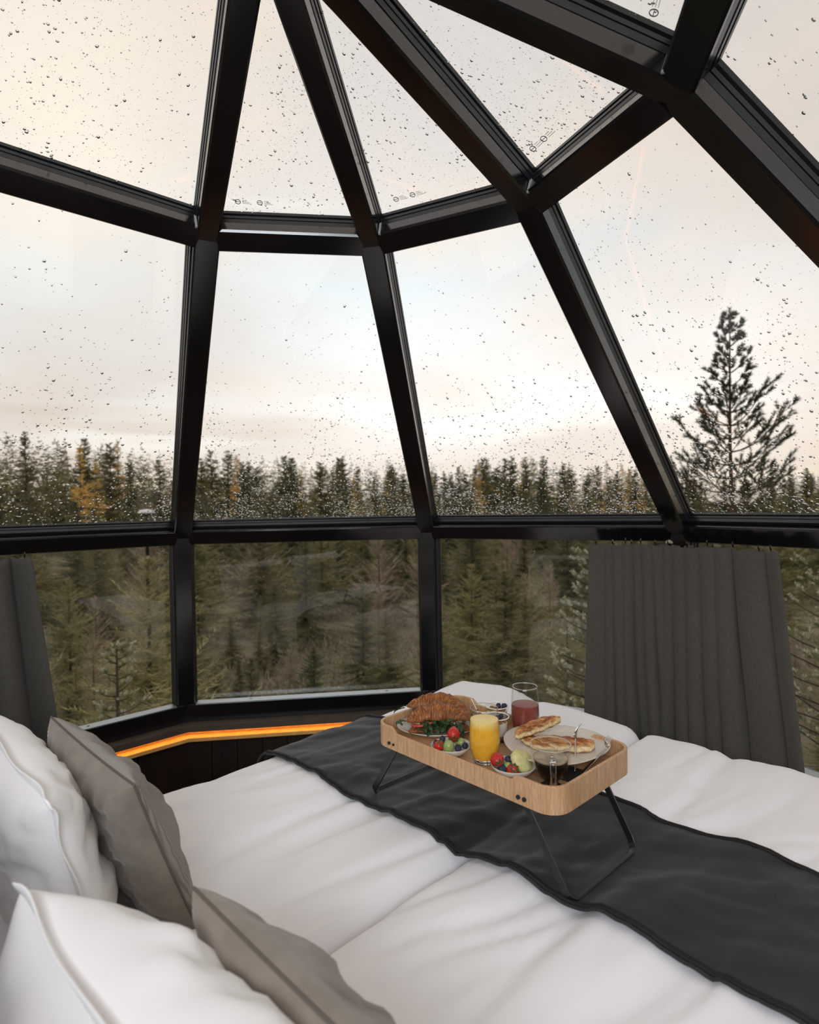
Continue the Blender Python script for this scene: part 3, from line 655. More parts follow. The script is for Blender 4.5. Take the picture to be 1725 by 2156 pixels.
# ------------------------------------------------------------------ crockery and glassware
STONE=mat('speckled_stoneware',(.62,.565,.49),.45,var=(.56,.50,.43),vscale=60,bump=.05,bscale=200)
_nt=STONE.node_tree; _p=_nt.nodes['Principled BSDF']; _tc=_nt.nodes.new('ShaderNodeTexCoord'); _v=_nt.nodes.new('ShaderNodeTexVoronoi'); _v.inputs['Scale'].default_value=420; L(_nt,_tc.outputs['Object'],_v.inputs['Vector'])
_s=ramp(_nt,_v.outputs['Distance'],[(.10,(1,1,1)),(.20,(0,0,0))]); _c=_p.inputs['Base Color'].links[0].from_socket; L(_nt,mix(_nt,mth(_nt,'MULTIPLY',_s,.75),_c,(.16,.12,.09)),_p.inputs['Base Color'])
def dish(name,l,m,shape,h,th_,base,label,cat,rot=0,lip=.25,prof=None):
    """shape(angle)->radius; shallow dish"""
    seg=56; prof=prof or [(0,.0),(base,.0),(base+ (1-base)*.55,h*.35),(1,h),(1-.02,h+.0015),(1-.045,h-.0005),(base+(1-base)*.5,h*.35+th_),(base*.95,th_),(0,th_)]
    V=[];F=[]
    for r,z in prof:
        for k in range(seg):
            a=2*PI*k/seg; R=shape(a)*max(r,.001); V.append((R*math.cos(a+rot),R*math.sin(a+rot),z))
    for i in range(len(prof)-1):
        for k in range(seg): F.append((i*seg+k,i*seg+(k+1)%seg,(i+1)*seg+(k+1)%seg,(i+1)*seg+k))
    o=obj(name,newmesh(name,V,F,STONE,True),None,P(l,m,TF),A45); tag(o,label,cat); return o
PL1=dish('plate',1.150,1.062,lambda a:.105*.078/math.sqrt((.078*math.cos(a))**2+(.105*math.sin(a))**2),0,0,0,'oval speckled stoneware plate under the croissant sandwiches','plate',rot=-PI/4,prof=[(0,0),(.55,0),(.68,.008),(1,.020),(.985,.0215),(.95,.0195),(.66,.012),(0,.011)])
PL2=dish('plate',1.224,.757,lambda a:.121*(1+.05*math.cos(3*a+.4)+.02*math.cos(2*a)),0,0,0,'rounded speckled stoneware plate under the folded pancakes','plate',rot=-.5,prof=[(0,0),(.48,0),(.60,.0245),(.80,.0285),(1,.0325),(.985,.034),(.95,.0325),(.6,.0300),(0,.029)])
BW1=dish('fruit_bowl',1.062,.946,lambda a:.0465*(1+.14*math.cos(a)+.03*math.cos(2*a)),.024,.004,.42,'small speckled bowl of fruit beside the croissant plate','bowl',rot=-.75)
BW2=dish('fruit_bowl',1.072,.774,lambda a:.0475*(1+.13*math.cos(a)+.03*math.cos(2*a)),.024,.004,.42,'small speckled bowl of fruit beside the coffee mug','bowl',rot=-.75)
DRINK=bpy.data.materials.new('clear_drinking_glass'); DRINK.use_nodes=True; _n=DRINK.node_tree; _n.nodes.clear()
_a=N(_n,'ShaderNodeBsdfTransparent'); _a.inputs[0].default_value=(.97,.975,.97,1); _b=N(_n,'ShaderNodeBsdfGlossy'); _b.inputs['Roughness'].default_value=.02
_m=N(_n,'ShaderNodeMixShader'); L(_n,mth(_n,'MULTIPLY',schlick(_n),.5),_m.inputs[0]); L(_n,_a.outputs[0],_m.inputs[1]); L(_n,_b.outputs[0],_m.inputs[2]); _o=N(_n,'ShaderNodeOutputMaterial'); L(_n,_m.outputs[0],_o.inputs[0])
THICK=mat('solid_clear_glass',(1,1,1),.0,trans=1.0,ior=1.45,spec=.5)
def tumbler(l,m,label,liq,liqlab,level,H=.124,R=.0365,rr=.0315):
    root=empty('drinking_glass',P(l,m,TF),A45); tag(root,label,'glass')
    def rad(z):
        t=z/H; return .0245+(R-.0245)*math.sin(min(1,t/.42)*PI/2) if t<.42 else R-(R-rr)*((t-.42)/.58)**1.7
    zs=[.0]+[H*i/18 for i in range(1,19)]
    outer=[(rad(z),z) for z in zs]; inner=[(rad(z)-.0016,z) for z in zs if z>.012][::-1]
    M().lathe([(.001,0)]+outer+[(rr-.0008,H+.0008)]+inner+[(.001,.0115)],40).obj('glass_wall',DRINK,root,True)
    M().lathe([(.0,.001),(.0235,.001),(.0262,.009),(.0255,.0112),(0,.0112)],32).obj('glass_foot',THICK,root,True)
    rp=[(rr-.0002+.0009*math.cos(a),H+.0009*math.sin(a)) for a in [i*PI/4 for i in range(8)]]
    M().lathe(rp,40,closed=True).obj('glass_lip',THICK,root,True)
    lp=[(0,.0118)]+[(rad(z)-.0018,max(z,.0118)) for z in [.0118]+[.0118+(level-.0118)*i/12 for i in range(1,13)]]+[(rad(level)-.004,level+.0006),(0,level)]
    o=M().lathe(lp,40).obj('drink',liq,root,True,sharp=.9); o['label']=liqlab; return root
OJ=mat('orange_juice',(.93,.50,.045),.25,var=(.86,.40,.03),vscale=55,sss=.0,spec=.4); 
_nt=OJ.node_tree; _p=_nt.nodes['Principled BSDF']; _tc=_nt.nodes.new('ShaderNodeTexCoord'); _sx=_nt.nodes.new('ShaderNodeSeparateXYZ'); L(_nt,_tc.outputs['Object'],_sx.inputs[0]); _c=_p.inputs['Base Color'].links[0].from_socket
L(_nt,mix(_nt,ramp(_nt,mth(_nt,'MULTIPLY',_sx.outputs[2],10.0),[(.80,(0,0,0)),(.99,(1,1,1))]),_c,(.95,.74,.28)),_p.inputs['Base Color'])
RJ=mat('red_berry_juice',(.25,.055,.040),.3,var=(.20,.04,.03),vscale=60)
tumbler(1.092,.861,'clear tumbler filled with orange juice, front middle of the tray',OJ,'cloudy orange juice with pale foam on top',.098)
tumbler(1.290,.884,'clear tumbler of dark red berry juice at the back of the tray',RJ,'dark red berry juice',.079)
# double-walled coffee mug
mug=empty('coffee_mug',P(1.082,.680,TF),A45-2.50); tag(mug,'double walled glass mug of black coffee with a glass handle','mug')
MH=.092
oz=[(.024,0.0),(.0265,.006),(.031,.022),(.0365,.045),(.0405,.068),(.0425,.085),(.0425,MH)]
iz=[(.0405,MH-.001),(.0385,.080),(.0365,.062),(.0325,.042),(.026,.026),(.017,.0175),(.004,.015)]
M().lathe([(.001,.0)]+oz+[(.0415,MH+.0012)]+iz+[(.001,.0148)],44).obj('outer_wall',DRINK,mug,True)
M().lathe([(.0412+.0014*math.cos(i*PI/5),MH+.0014*math.sin(i*PI/5)) for i in range(10)],44,closed=True).obj('lip',THICK,mug,True)
M().lathe([(0,.0008),(.022,.0008),(.0245,.004),(.020,.0065),(0,.005)],32).obj('foot',THICK,mug,True)
cz=[(.001,.0160),(.016,.0185),(.0250,.027),(.0315,.043),(.0352,.060)]
M().lathe(cz+[(.0350,.0605),(0,.0605)],44).obj('coffee',mat('black_coffee',(.008,.004,.003),.08),mug,True,sharp=.8)
M().lathe([(.0,.0606),(.0352,.0606),(.0357,.0655),(.0310,.0662),(.029,.0655),(.0,.0650)],44).obj('crema',mat('beige_crema',(.52,.42,.28),.45,var=(.16,.10,.06),vscale=38,vdetail=4),mug,True)
hp=[(.0395,0,.078),(.052,0,.076),(.0575,0,.060),(.056,0,.042),(.048,0,.026),(.034,0,.020)]
def smooth(pts,n=5):
    out=[];P_=[Vector(p) for p in pts]
    for i in range(len(P_)-1):
        p0=P_[max(0,i-1)];p1=P_[i];p2=P_[i+1];p3=P_[min(len(P_)-1,i+2)]
        for j in range(n):
            t=j/n; out.append(.5*((2*p1)+(p2-p0)*t+(2*p0-5*p1+4*p2-p3)*t*t+(3*p1-p0-3*p2+p3)*t**3))
    return out+[P_[-1]]
M().tube(smooth(hp),.0062,10).obj('handle',THICK,mug,True)
# yoghurt jars
YOG=mat('white_yoghurt',(.78,.72,.64),.5); GRAN=mat('golden_granola',(.42,.22,.07),.8,var=(.20,.09,.03),vscale=140); BLUE=mat('dark_blueberry',(.018,.022,.045),.55,var=(.035,.042,.07),vscale=90,spec=.3)
def berry_mesh():
    mb=M(); mb.blob((0,0,0),(1,1,.9),14,9,lambda d,q:q*(1-.22*max(0,(d.z-.86)/.14))); 
    return mb.mesh('blueberry',BLUE,True)
BMESH=berry_mesh()
CALM=M(); CALM.lathe([(.20,.80),(.36,.93),(.30,.84),(.16,.74)],10,closed=True); CALMESH=CALM.mesh('crown',BLUE,True)
def blueberry(loc,r,label,group=None,rot=(0,0,0)):
    o=obj('blueberry',BMESH,None,loc); o.scale=(r,r,r); o.rotation_euler=rot; obj('crown',CALMESH,o); tag(o,label,'blueberry',group); return o
def rawchunk(s,seed):
    r=random.Random(seed); mb=M(); mb.blob((0,0,0),(s,s*.8,s*.6),6,4,lambda d,q:q*(.75+.5*r.random())); return mb.mesh('oat_flake',GRAN)
CH=[rawchunk(.0042,i) for i in range(4)]
def jar(l,m,label,rot0):
    root=empty('yoghurt_jar',P(l,m,TF),A45); tag(root,label,'jar')
    M().lathe([(.001,0),(.024,0),(.0275,.004),(.0285,.045),(.0305,.049),(.0310,.058),(.0300,.060),(.0288,.058),(.0285,.050),(.0268,.046),(.0258,.006),(.001,.004)],36).obj('glass_wall',DRINK,root,True)
    M().lathe([(.0300+.0014*math.cos(i*PI/5),.0590+.0014*math.sin(i*PI/5)) for i in range(10)],36,closed=True).obj('jar_lip',mat('pale_glass_lip',(.80,.78,.74),.2) if 'pale_glass_lip' not in bpy.data.materials else bpy.data.materials['pale_glass_lip'],root,True)
    M().lathe([(0,.0045),(.0252,.0065),(.0256,.016),(.0,.016)],28).obj('granola_layer',GRAN,root,True)
    M().lathe([(0,.0162),(.0257,.0162),(.0265,.046),(.0,.0465)],28).obj('yoghurt',YOG,root,True,sharp=.8)
    r=random.Random(rot0)
    for i in range(46):
        a=r.uniform(0,2*PI); q=.024*math.sqrt(r.random()); c=obj('oat_flake',CH[i%4],root,(q*math.cos(a),q*math.sin(a),.0485+.006*r.random()*(1-q/.03))); c.rotation_euler=(r.uniform(0,3),r.uniform(0,3),r.uniform(0,3))
    return root
jar(1.214,.917,'glass jar of yoghurt and granola half hidden behind the orange juice',1)
jar(1.279,.966,'rearmost glass jar of yoghurt, two blueberries on its granola',2)
def jb(l,m,dx,dy,dz,r,lab,g=None): blueberry(P(l,m,TF+.052+dz)+Vector((dx,dy,0)),r,lab,g,(.5,.3,dx*90))
jb(1.279,.966,.004,-.006,.009,.0070,'blueberry on the rearmost jar, left of the pair')
jb(1.279,.966,.019,-.007,.008,.0078,'blueberry on the rearmost jar, right of the pair')
jb(1.214,.917,.000,-.010,.007,.0066,'blueberry on the jar behind the orange juice, its lower left one')
jb(1.214,.917,.010,-.004,.009,.0064,'blueberry on the jar behind the orange juice, its upper right one')
# small white spoon handle standing in the yoghurt jar behind the orange juice
sp=M(); sp.tube(smooth([P(1.236,.985,TF+.006),P(1.236,.990,TF+.030),P(1.236,1.000,TF+.052),P(1.237,1.012,TF+.068),P(1.238,1.018,TF+.074)],4),.003,8,flat=(.0050,.0016)); o=sp.obj('teaspoon',mat('white_ceramic',(.75,.72,.68),.3),None,True); tag(o,'small white spoon leaning behind the orange juice glass','spoon')
# ------------------------------------------------------------------ fruit
def seeded(name,c1,c2,seedc):
    m=mat(name,c1,.35,var=c2,vscale=35,spec=.5); nt=m.node_tree; p=nt.nodes['Principled BSDF']; tc=nt.nodes.new('ShaderNodeTexCoord'); v=nt.nodes.new('ShaderNodeTexVoronoi'); v.inputs['Scale'].default_value=3.6; v.inputs['Randomness'].default_value=.35; L(nt,tc.outputs['Object'],v.inputs['Vector'])
    mp=nt.nodes.new('ShaderNodeMapping'); mp.inputs['Scale'].default_value=(300,300,300); L(nt,tc.outputs['Object'],mp.inputs[0])
    for l_ in list(v.inputs['Vector'].links): nt.links.remove(l_)
    L(nt,mp.outputs[0],v.inputs['Vector']); v.inputs['Scale'].default_value=1.0
    s=ramp(nt,v.outputs['Distance'],[(.10,(1,1,1)),(.2,(0,0,0))]); c=p.inputs['Base Color'].links[0].from_socket; L(nt,mix(nt,s,c,seedc),p.inputs['Base Color'])
    b=nt.nodes.new('ShaderNodeBump'); b.inputs['Strength'].default_value=.6; b.inputs['Distance'].default_value=.001; L(nt,v.outputs['Distance'],b.inputs['Height']); L(nt,b.outputs[0],p.inputs['Normal']); return m
STRAW=seeded('red_strawberry',(.50,.020,.014),(.38,.012,.010),(.62,.30,.08)); LEAF=mat('green_leaf',(.045,.095,.022),.5,var=(.03,.06,.015),vscale=60)
def strawberry(loc,r,rot,label):
    mb=M(); mb.blob((0,0,0),(r,r,r*1.25),16,12,lambda d,q:Vector((q.x*(1-.38*max(0,-d.z)),q.y*(1-.38*max(0,-d.z)),q.z)))
    o=mb.obj('strawberry',STRAW,None,True,loc=loc); o.rotation_euler=rot; tag(o,label,'strawberry')
    c=M()
    for i in range(7):
        a=i*2*PI/7; d=Vector((math.cos(a),math.sin(a),0)); s=Vector((-d.y,d.x,0))
        c.add([Vector((0,0,r*1.18)),d*r*.5+s*r*.2+Vector((0,0,r*1.20)),d*r*.95+Vector((0,0,r*.95)),d*r*.5-s*r*.2+Vector((0,0,r*1.20)),Vector((0,0,r*1.24))],[(0,1,2,3),(4,3,2,1)])
    c.obj('calyx',LEAF,o); return o
GRAPE=mat('green_grape',(.30,.36,.12),.3,var=(.26,.30,.09),vscale=40,sss=.15)
def grape(loc,r,rot,label):
    mb=M(); mb.blob((0,0,0),(r,r,r*1.2),16,12); o=mb.obj('green_grape',GRAPE,None,True,loc=loc); o.rotation_euler=rot; tag(o,label,'grape'); return o
def BP(l,m,dl,dm,dz): return P(l+dl,m+dm,TF+dz)
# screen-right is (l+,m-); towards the viewer is (l-,m-)
b1=(1.062,.946); e=lambda sx_,fy:(sx_*Q2+fy*Q2, -sx_*Q2+fy*Q2)   # sx right, fy away
def F1(b,sx_,fy,dz):
    if b is b1: sx_=sx_*1.08+.007; dz+=.002
    dl,dm=e(sx_,fy); return P(b[0]+dl,b[1]+dm,TF+dz)
strawberry(F1(b1,-.0275,-.006,.021),.0130,(.5,.5,.0),'strawberry lying at the left end of the bowl by the croissants')
grape(F1(b1,-.0065,-.014,.023),.0135,(.15,.2,0),'large green grape in the middle of the bowl by the croissants')
grape(F1(b1,.0205,.008,.024),.0110,(1.2,.2,.5),'green grape behind the blueberries of the bowl by the croissants')
strawberry(F1(b1,.006,.010,.0450),.0155,(2.2,.4,.2),'big strawberry topping the bowl by the croissants')
blueberry(F1(b1,-.0185,.012,.032),.0075,'blueberry at the top left of the bowl by the croissants')
blueberry(F1(b1,-.0330,.010,.024),.0068,'blueberry behind the left strawberry of the bowl by the croissants')
blueberry(F1(b1,.0140,-.013,.019),.0085,'blueberry in front, right of the large grape',rot=(.9,0,0))
blueberry(F1(b1,.0300,-.004,.021),.0078,'blueberry at the right end of the bowl by the croissants',rot=(.6,.6,0))
b2=(1.072,.774)
strawberry(F1(b2,-.0290,.006,.033),.0155,(1.9,-.7,.0),'strawberry standing at the left end of the bowl by the mug')
strawberry(F1(b2,.0005,-.021,.0205),.0135,(.8,-.2,.3),'strawberry lying at the front of the bowl by the mug')
blueberry(F1(b2,-.0195,-.013,.020),.0095,'blueberry in front of the standing strawberry of the bowl by the mug',rot=(.9,0,0))
blueberry(F1(b2,-.0050,.002,.0355),.0080,'blueberry on top in the bowl by the mug',rot=(.3,.3,0))
blueberry(F1(b2,.0050,-.004,.0330),.0072,'blueberry beside the fruit stalk in the bowl by the mug',rot=(.8,.4,0))
grape(F1(b2,-.0075,-.006,.0230),.0095,(1.0,.3,0),'green grape buried in the bowl by the mug')
# pale melon wedge with scalloped edge
ME=mat('pale_yellow_melon',(.62,.56,.27),.5,var=(.50,.46,.18),vscale=120,bump=.4,bscale=250,bdist=.001)
mb=M(); seg=22; V=[];F=[]
for i,(rr_,z) in enumerate(((0,.0),(.9,.0),(1.0,.005),(.97,.012),(.8,.0175),(0,.0185))):
    for k in range(seg): a=2*PI*k/seg; R=.0290*rr_*(1+.05*math.cos(7*a)); V.append((R*math.cos(a),R*math.sin(a)*.92,z+.002*math.sin(3*a)*rr_))
for i in range(5):
    for k in range(seg): F.append((i*seg+k,i*seg+(k+1)%seg,(i+1)*seg+(k+1)%seg,(i+1)*seg+k))
o=obj('melon_slice',newmesh('melon_slice',V,F,ME,True)); o.matrix_basis=Matrix.Translation(F1(b2,.0200,.006,.0255))@Matrix.Rotation(A45-.4,4,'Z')@Matrix.Rotation(.75,4,'X')@Matrix.Rotation(.35,4,'Y'); tag(o,'pale yellow melon piece at the right of the bowl by the mug','melon')
stx=mat('brown_fruit_stalk',(.10,.06,.03),.7)
q=F1(b2,.0100,-.006,.037); st=M().tube([q,q+Vector((.002,-.001,.005)),q+Vector((.001,-.003,.010))],.0008,5).tube([q+Vector((.002,-.001,.005)),q+Vector((.007,-.001,.008))],.0007,5).obj('fruit_stalk',stx); tag(st,'short brown grape stalk on the melon piece','stalk')
# ------------------------------------------------------------------ croissant sandwiches
def crustmat():
    m=mat('flaky_croissant_crust',(.50,.22,.06),.5,spec=.35); nt=m.node_tree; p=nt.nodes['Principled BSDF']; tc=nt.nodes.new('ShaderNodeTexCoord')
    mp=nt.nodes.new('ShaderNodeMapping'); L(nt,tc.outputs['UV'],mp.inputs[0]); mp.inputs['Scale'].default_value=(16,1.1,1)
    n1=noise(nt,mp.outputs[0],1.6,5,.6,.8); n2=noise(nt,tc.outputs['Object'],45,3,.6)
    c=ramp(nt,n1,[(.32,(.060,.018,.007)),(.47,(.20,.060,.015)),(.62,(.42,.165,.042)),(.80,(.60,.31,.11))]); c=mix(nt,ramp(nt,n2,[(.42,(0,0,0)),(.7,(.6,.6,.6))]),c,(.13,.040,.012))
    L(nt,c,p.inputs['Base Color']); b=nt.nodes.new('ShaderNodeBump'); b.inputs['Strength'].default_value=.5; b.inputs['Distance'].default_value=.0015; L(nt,n1,b.inputs['Height']); L(nt,b.outputs[0],p.inputs['Normal']); return m
CRUST=crustmat()
def crescent(R,ang,r0,h0,segs,zflat,seed,steps=72,rs=20,lobes=4):
    """horn-shaped crust: arc of radius R over ang, thickness r0 (side) h0 (up), stepped folds"""
    V=[];UV=[]; r=random.Random(seed)
    for i in range(steps):
        t=i/(steps-1); a=(t-.5)*ang; c=Vector((R*math.sin(a),R*math.cos(a)-R,0)); nr=Vector((math.sin(a),math.cos(a),0))
        env=max(.0,math.sin(PI*min(1,max(0,t*.94+.03))))**.62
        for k in range(rs):
            b=2*PI*k/rs; q=abs(t-.5)*2*lobes+.35*math.cos(b); q=max(0,q); fr=q-math.floor(q); step=.93+.17*(1-fr)**.8-.10*math.exp(-((fr)/.07)**2)*(1 if q>1 else 0)+(.05 if q<1 else 0); tw=.012*math.sin(b)*1.0
            wob=1+.05*math.sin(b*3+t*20+seed)
            y=math.cos(b)*r0*env*step*wob; z=math.sin(b)*h0*env*step*wob
            if z<0: z*=zflat
            V.append(c+nr*y+Vector((0,0,z))); UV.append((t*lobes*.5+k*.02,k/rs*6))
    F=[]
    for i in range(steps-1):
        for k in range(rs): F.append((i*rs+k,(i+1)*rs+k,(i+1)*rs+(k+1)%rs,i*rs+(k+1)%rs))
    F+=[tuple(range(rs)),tuple((steps-1)*rs+k for k in range(rs-1,-1,-1))]
    me=newmesh('crust',V,F,CRUST,True); ul=me.uv_layers.new(name='UVMap')
    for l in me.loops: ul.data[l.index].uv=UV[l.vertex_index]
    return me
ROCK=mat('green_rocket_leaf',(.035,.085,.022),.5,var=(.015,.040,.012),vscale=120)
def rocket_mesh(seed):
    r=random.Random(seed); L_=.026; V=[];F=[]; n=7
    for i in range(n):
        t=i/(n-1); w=(.0022 if t<.3 else .0065*math.sin(PI*(t-.15)/.9)*(1 if i%2 else .45)); z=.006*math.sin(t*2.2+r.random()); 
        V+=[(-w,L_*t,z),(0,L_*t,z-.0015),(w,L_*t,z+.0008)]
    for i in range(n-1): F+=[(i*3,i*3+1,i*3+4,i*3+3),(i*3+1,i*3+2,i*3+5,i*3+4)]
    return newmesh('rocket_leaf',V,F,ROCK,True)
RM=[rocket_mesh(i) for i in range(4)]
for me_ in RM: pass
TOM=mat('red_tomato_slice',(.50,.05,.03),.25,var=(.60,.14,.06),vscale=100); CHE=mat('pale_ham',(.62,.36,.27),.45)
def sandwich(l,m,rz,label,sc,seed,tilt):
    root=empty('croissant_sandwich',P(l,m,TF+.0125),A45+rz); root.scale=(sc,sc,sc); tag(root,label,'sandwich')
    o=obj('bottom_crust',crescent(.085,1.75,.025,.014,9,.55,seed),root,(0,0,.010)); o['label']='lower croissant half'
    o=obj('top_crust',crescent(.085,1.85,.0275,.030,9,.10,seed+1),root,(0,.004,.030)); o.rotation_euler=(tilt,0,0); o['label']='domed flaky upper croissant half'
    r=random.Random(seed)
    for i in range(3):
        a=(r.random()-.5)*1.2; t_=M().lathe([(0,0),(.019,0),(.020,.002),(.019,.0035),(0,.0035)],18).obj('tomato_slice',TOM,root,True,loc=(.08*math.sin(a),.085*math.cos(a)-.085-.004,.021+.002*i)); t_.rotation_euler=(.15*r.uniform(-1,1),.2*r.uniform(-1,1),0)
    hm=M(); pts=[]
    for i in range(24):
        a=(i/23-.5)*1.35; pts.append(Vector((.118*math.sin(a),.118*math.cos(a)-.085,.024+.003*math.sin(i*1.9))))
    V=[];F=[]
    for i,p in enumerate(pts): 
        c=Vector((0,-.085,p.z)); d=(c-p).normalized(); V+=[p,p+d*.055+Vector((0,0,.002*math.sin(i*2.3)))]
    V=[(v.x,v.y,v.z) for v in V]+[(v.x,v.y,v.z-.0018) for v in V]
    for i in range(23): a=i*2; F+=[(a,a+1,a+3,a+2),(48+a,48+a+2,48+a+3,48+a+1),(a,a+2,48+a+2,48+a),(a+1,48+a+1,48+a+3,a+3)]
    obj('ham_slice',newmesh('ham_slice',V,F,CHE,True),root)
    for i in range(70):
        a=r.uniform(-.92,.92); side=1 if r.random()<.30 else -1; rad=.085+side*r.uniform(.015,.026)
        lf=obj('rocket_leaf',RM[i%4],root,(rad*math.sin(a),rad*math.cos(a)-.085,r.uniform(.015,.030)))
        lf.rotation_euler=(r.uniform(-.9,.5),r.uniform(-.6,.6),-a+(0 if side>0 else PI)+r.uniform(-.9,.9)); k=r.uniform(.7,1.15); lf.scale=(k,k,k)
    return root
s1=sandwich(1.136,1.044,-PI/4+.06,'croissant sandwich with rocket in front on the oval plate',1.14,31,-.06)
s2=sandwich(1.192,1.092,-PI/4-.30,'croissant sandwich with tomato at the back of the oval plate',1.12,47,-.08); s2.location.z+=.003
# ------------------------------------------------------------------ folded pancakes
def pancakemat():
    m=mat('browned_pancake',(.55,.30,.10),.6); nt=m.node_tree; p=nt.nodes['Principled BSDF']; tc=nt.nodes.new('ShaderNodeTexCoord'); gm=nt.nodes.new('ShaderNodeNewGeometry')
    mp=nt.nodes.new('ShaderNodeMapping'); L(nt,tc.outputs['Object'],mp.inputs[0]); mp.inputs['Scale'].default_value=(1,2.4,1)
    n1=noise(nt,mp.outputs[0],30,4,.65,1.2); browned=ramp(nt,n1,[(.30,(.07,.018,.006)),(.46,(.26,.080,.020)),(.60,(.52,.24,.07)),(.74,(.74,.50,.24))])
    at=nt.nodes.new('ShaderNodeAttribute'); at.attribute_name='edge'; n2=noise(nt,tc.outputs['Object'],220,2,.5); crumb=ramp(nt,n2,[(.3,(.55,.36,.14)),(.6,(.82,.66,.40))])
    L(nt,mix(nt,at.outputs['Fac'],browned,crumb),p.inputs['Base Color']); b=nt.nodes.new('ShaderNodeBump'); b.inputs['Strength'].default_value=.5; b.inputs['Distance'].default_value=.0015; L(nt,n2,b.inputs['Height']); L(nt,b.outputs[0],p.inputs['Normal']); return m
PAN=pancakemat()
def pancake(Lx,Wy,T,seed):
    """half-moon: straight fold at -y, round at +y"""
    seg=40; r=random.Random(seed); out=[]
    for i in range(seg):
        a=2*PI*i/seg; x=math.cos(a)*Lx; y=math.sin(a)*Wy; 
        if y<0: y*=.35
        k=1+.025*math.sin(5*a+seed)+.02*math.sin(11*a); out.append((x*k,y*k))
    V=[];F=[];E_=[]
    for rr_,z,ed in ((0,0,0),(.90,0,0),(.985,T*.14,.2),(1.0,T*.34,1),(1.0,T*.66,1),(.985,T*.86,.2),(.90,T,0),(.45,T*1.03,0),(0,T*1.04,0)):
        for i,(x,y) in enumerate(out): V.append((x*rr_,y*rr_,z+ (.0015*math.sin(i*1.7+seed) if .2<rr_ else 0))); E_.append(ed)
    for i in range(8):
        for k in range(seg): F.append((i*seg+k,i*seg+(k+1)%seg,(i+1)*seg+(k+1)%seg,(i+1)*seg+k))
    me=newmesh('folded_pancake',V,F,PAN,True); at=me.attributes.new('edge','FLOAT','POINT'); at.data.foreach_set('value',E_); return me
def putp(sx_,fy,dz,rz,rx,ry,Lx,Wy,T,seed,label):
    o=obj('folded_pancake',pancake(Lx,Wy,T,seed)); o.matrix_basis=Matrix.Translation(F1((1.224,.757),sx_,fy,dz+.0235))@Matrix.Rotation(rz,4,'Z')@Matrix.Rotation(ry,4,'Y')@Matrix.Rotation(rx,4,'X'); tag(o,label,'pancake'); return o
putp(.020,-.020,.0065,PI-.30,0,0,.066,.038,.020,2,'browned folded pancake lying at the right on the plate, pale cut edge')
putp(-.038,-.006,.0065,PI-.9,0,0,.050,.030,.014,5,'lowest folded pancake half hidden behind the mug')
putp(-.034,.020,.0300,.42,.10,-.16,.066,.026,.016,9,'browned folded pancake resting on top of the others')
# ------------------------------------------------------------------ forks and napkin
STEEL=mat('brushed_steel',(.62,.60,.58),.22,1.0)
def fork(tip,mid,end,label,wd):
    """handle end -> neck -> tines"""
    root=empty('fork',(0,0,0)); tag(root,label,'fork'); tip,mid,end=Vector(tip),Vector(mid),Vector(end); wd=Vector(wd).normalized()
    def strip(pts,ws,th,name):
        V=[];F=[]
        for i,p in enumerate(pts):
            t=(pts[min(len(pts)-1,i+1)]-pts[max(0,i-1)]).normalized(); n=t.cross(wd).normalized(); w_=ws[i] if isinstance(ws,list) else ws
            for x,y in ((-w_,-th),(w_,-th),(w_,th),(-w_,th)): V.append(p+wd*x+n*y)
        for i in range(len(pts)-1):
            for k in range(4): F.append((i*4+k,i*4+(k+1)%4,i*4+4+(k+1)%4,i*4+4+k))
        F+=[(3,2,1,0),tuple(len(V)-4+k for k in range(4))]
        o=obj(name,newmesh(name,V,F,STEEL,True),root); o.modifiers.new('bevel','BEVEL').width=.0004; return o
    hp_=smooth([end,end.lerp(mid,.35),end.lerp(mid,.7),mid],6); n=len(hp_); strip(hp_,[.0058-.003*(i/(n-1))**.6 for i in range(n)],.0010,'handle')
    ax_=(tip-mid); nn=ax_.normalized().cross(wd).normalized(); hd=[mid+ax_*t+nn*(.004*math.sin(t*PI)) for t in (0,.15,.3,.45)]; strip(hd,[.0032,.0085,.0105,.0108],.0009,'fork_head')
    for k in range(4):
        o_=(k-1.5)*.0058; tp=[mid+ax_*t+nn*(.004*math.sin(t*PI)-.003*(t-.4))+wd*o_ for t in (.43,.6,.8,1.0)]; strip(tp,[.0019,.0017,.0015,.0008],.0008,'tine')
    return root
from math import sqrt
fork(P(1.222,.691,TF+.092),P(1.208,.694,TF+.063),P(1.177,.678,TF+.0065),'fork standing upright beside the mug, handle down on the black napkin',(Vector((.55,.83,0))))
fork(P(1.262,.640,TF+.067),P(1.240,.6355,TF+.049),P(1.169,.660,TF+.0062),'fork leaning over the right edge of the pancake plate',(Vector((-.2,.97,.0))))
cu=M(); V_=[]
nap=M(); 
def npk(l0,l1,m0,m1,z0,z1):
    for (l,m,z) in ((l0,m0,z0),(l1,m0,z0),(l1,m1,z0),(l0,m1,z0),(l0,m0,z1),(l1,m0,z1),(l1,m1,z1),(l0,m1,z1)): yield P(l,m,z)
v_=list(npk(1.128,1.195,.634,.712,TF+.0003,TF+.0045)); nap.add(v_,[(0,3,2,1),(4,5,6,7),(0,1,5,4),(1,2,6,5),(2,3,7,6),(3,0,4,7)])
o=nap.obj('napkin',mat('black_napkin',(.010,.009,.009),.9),None,bevel=.0015); tag(o,'folded black napkin under the fork handles at the tray end','napkin')
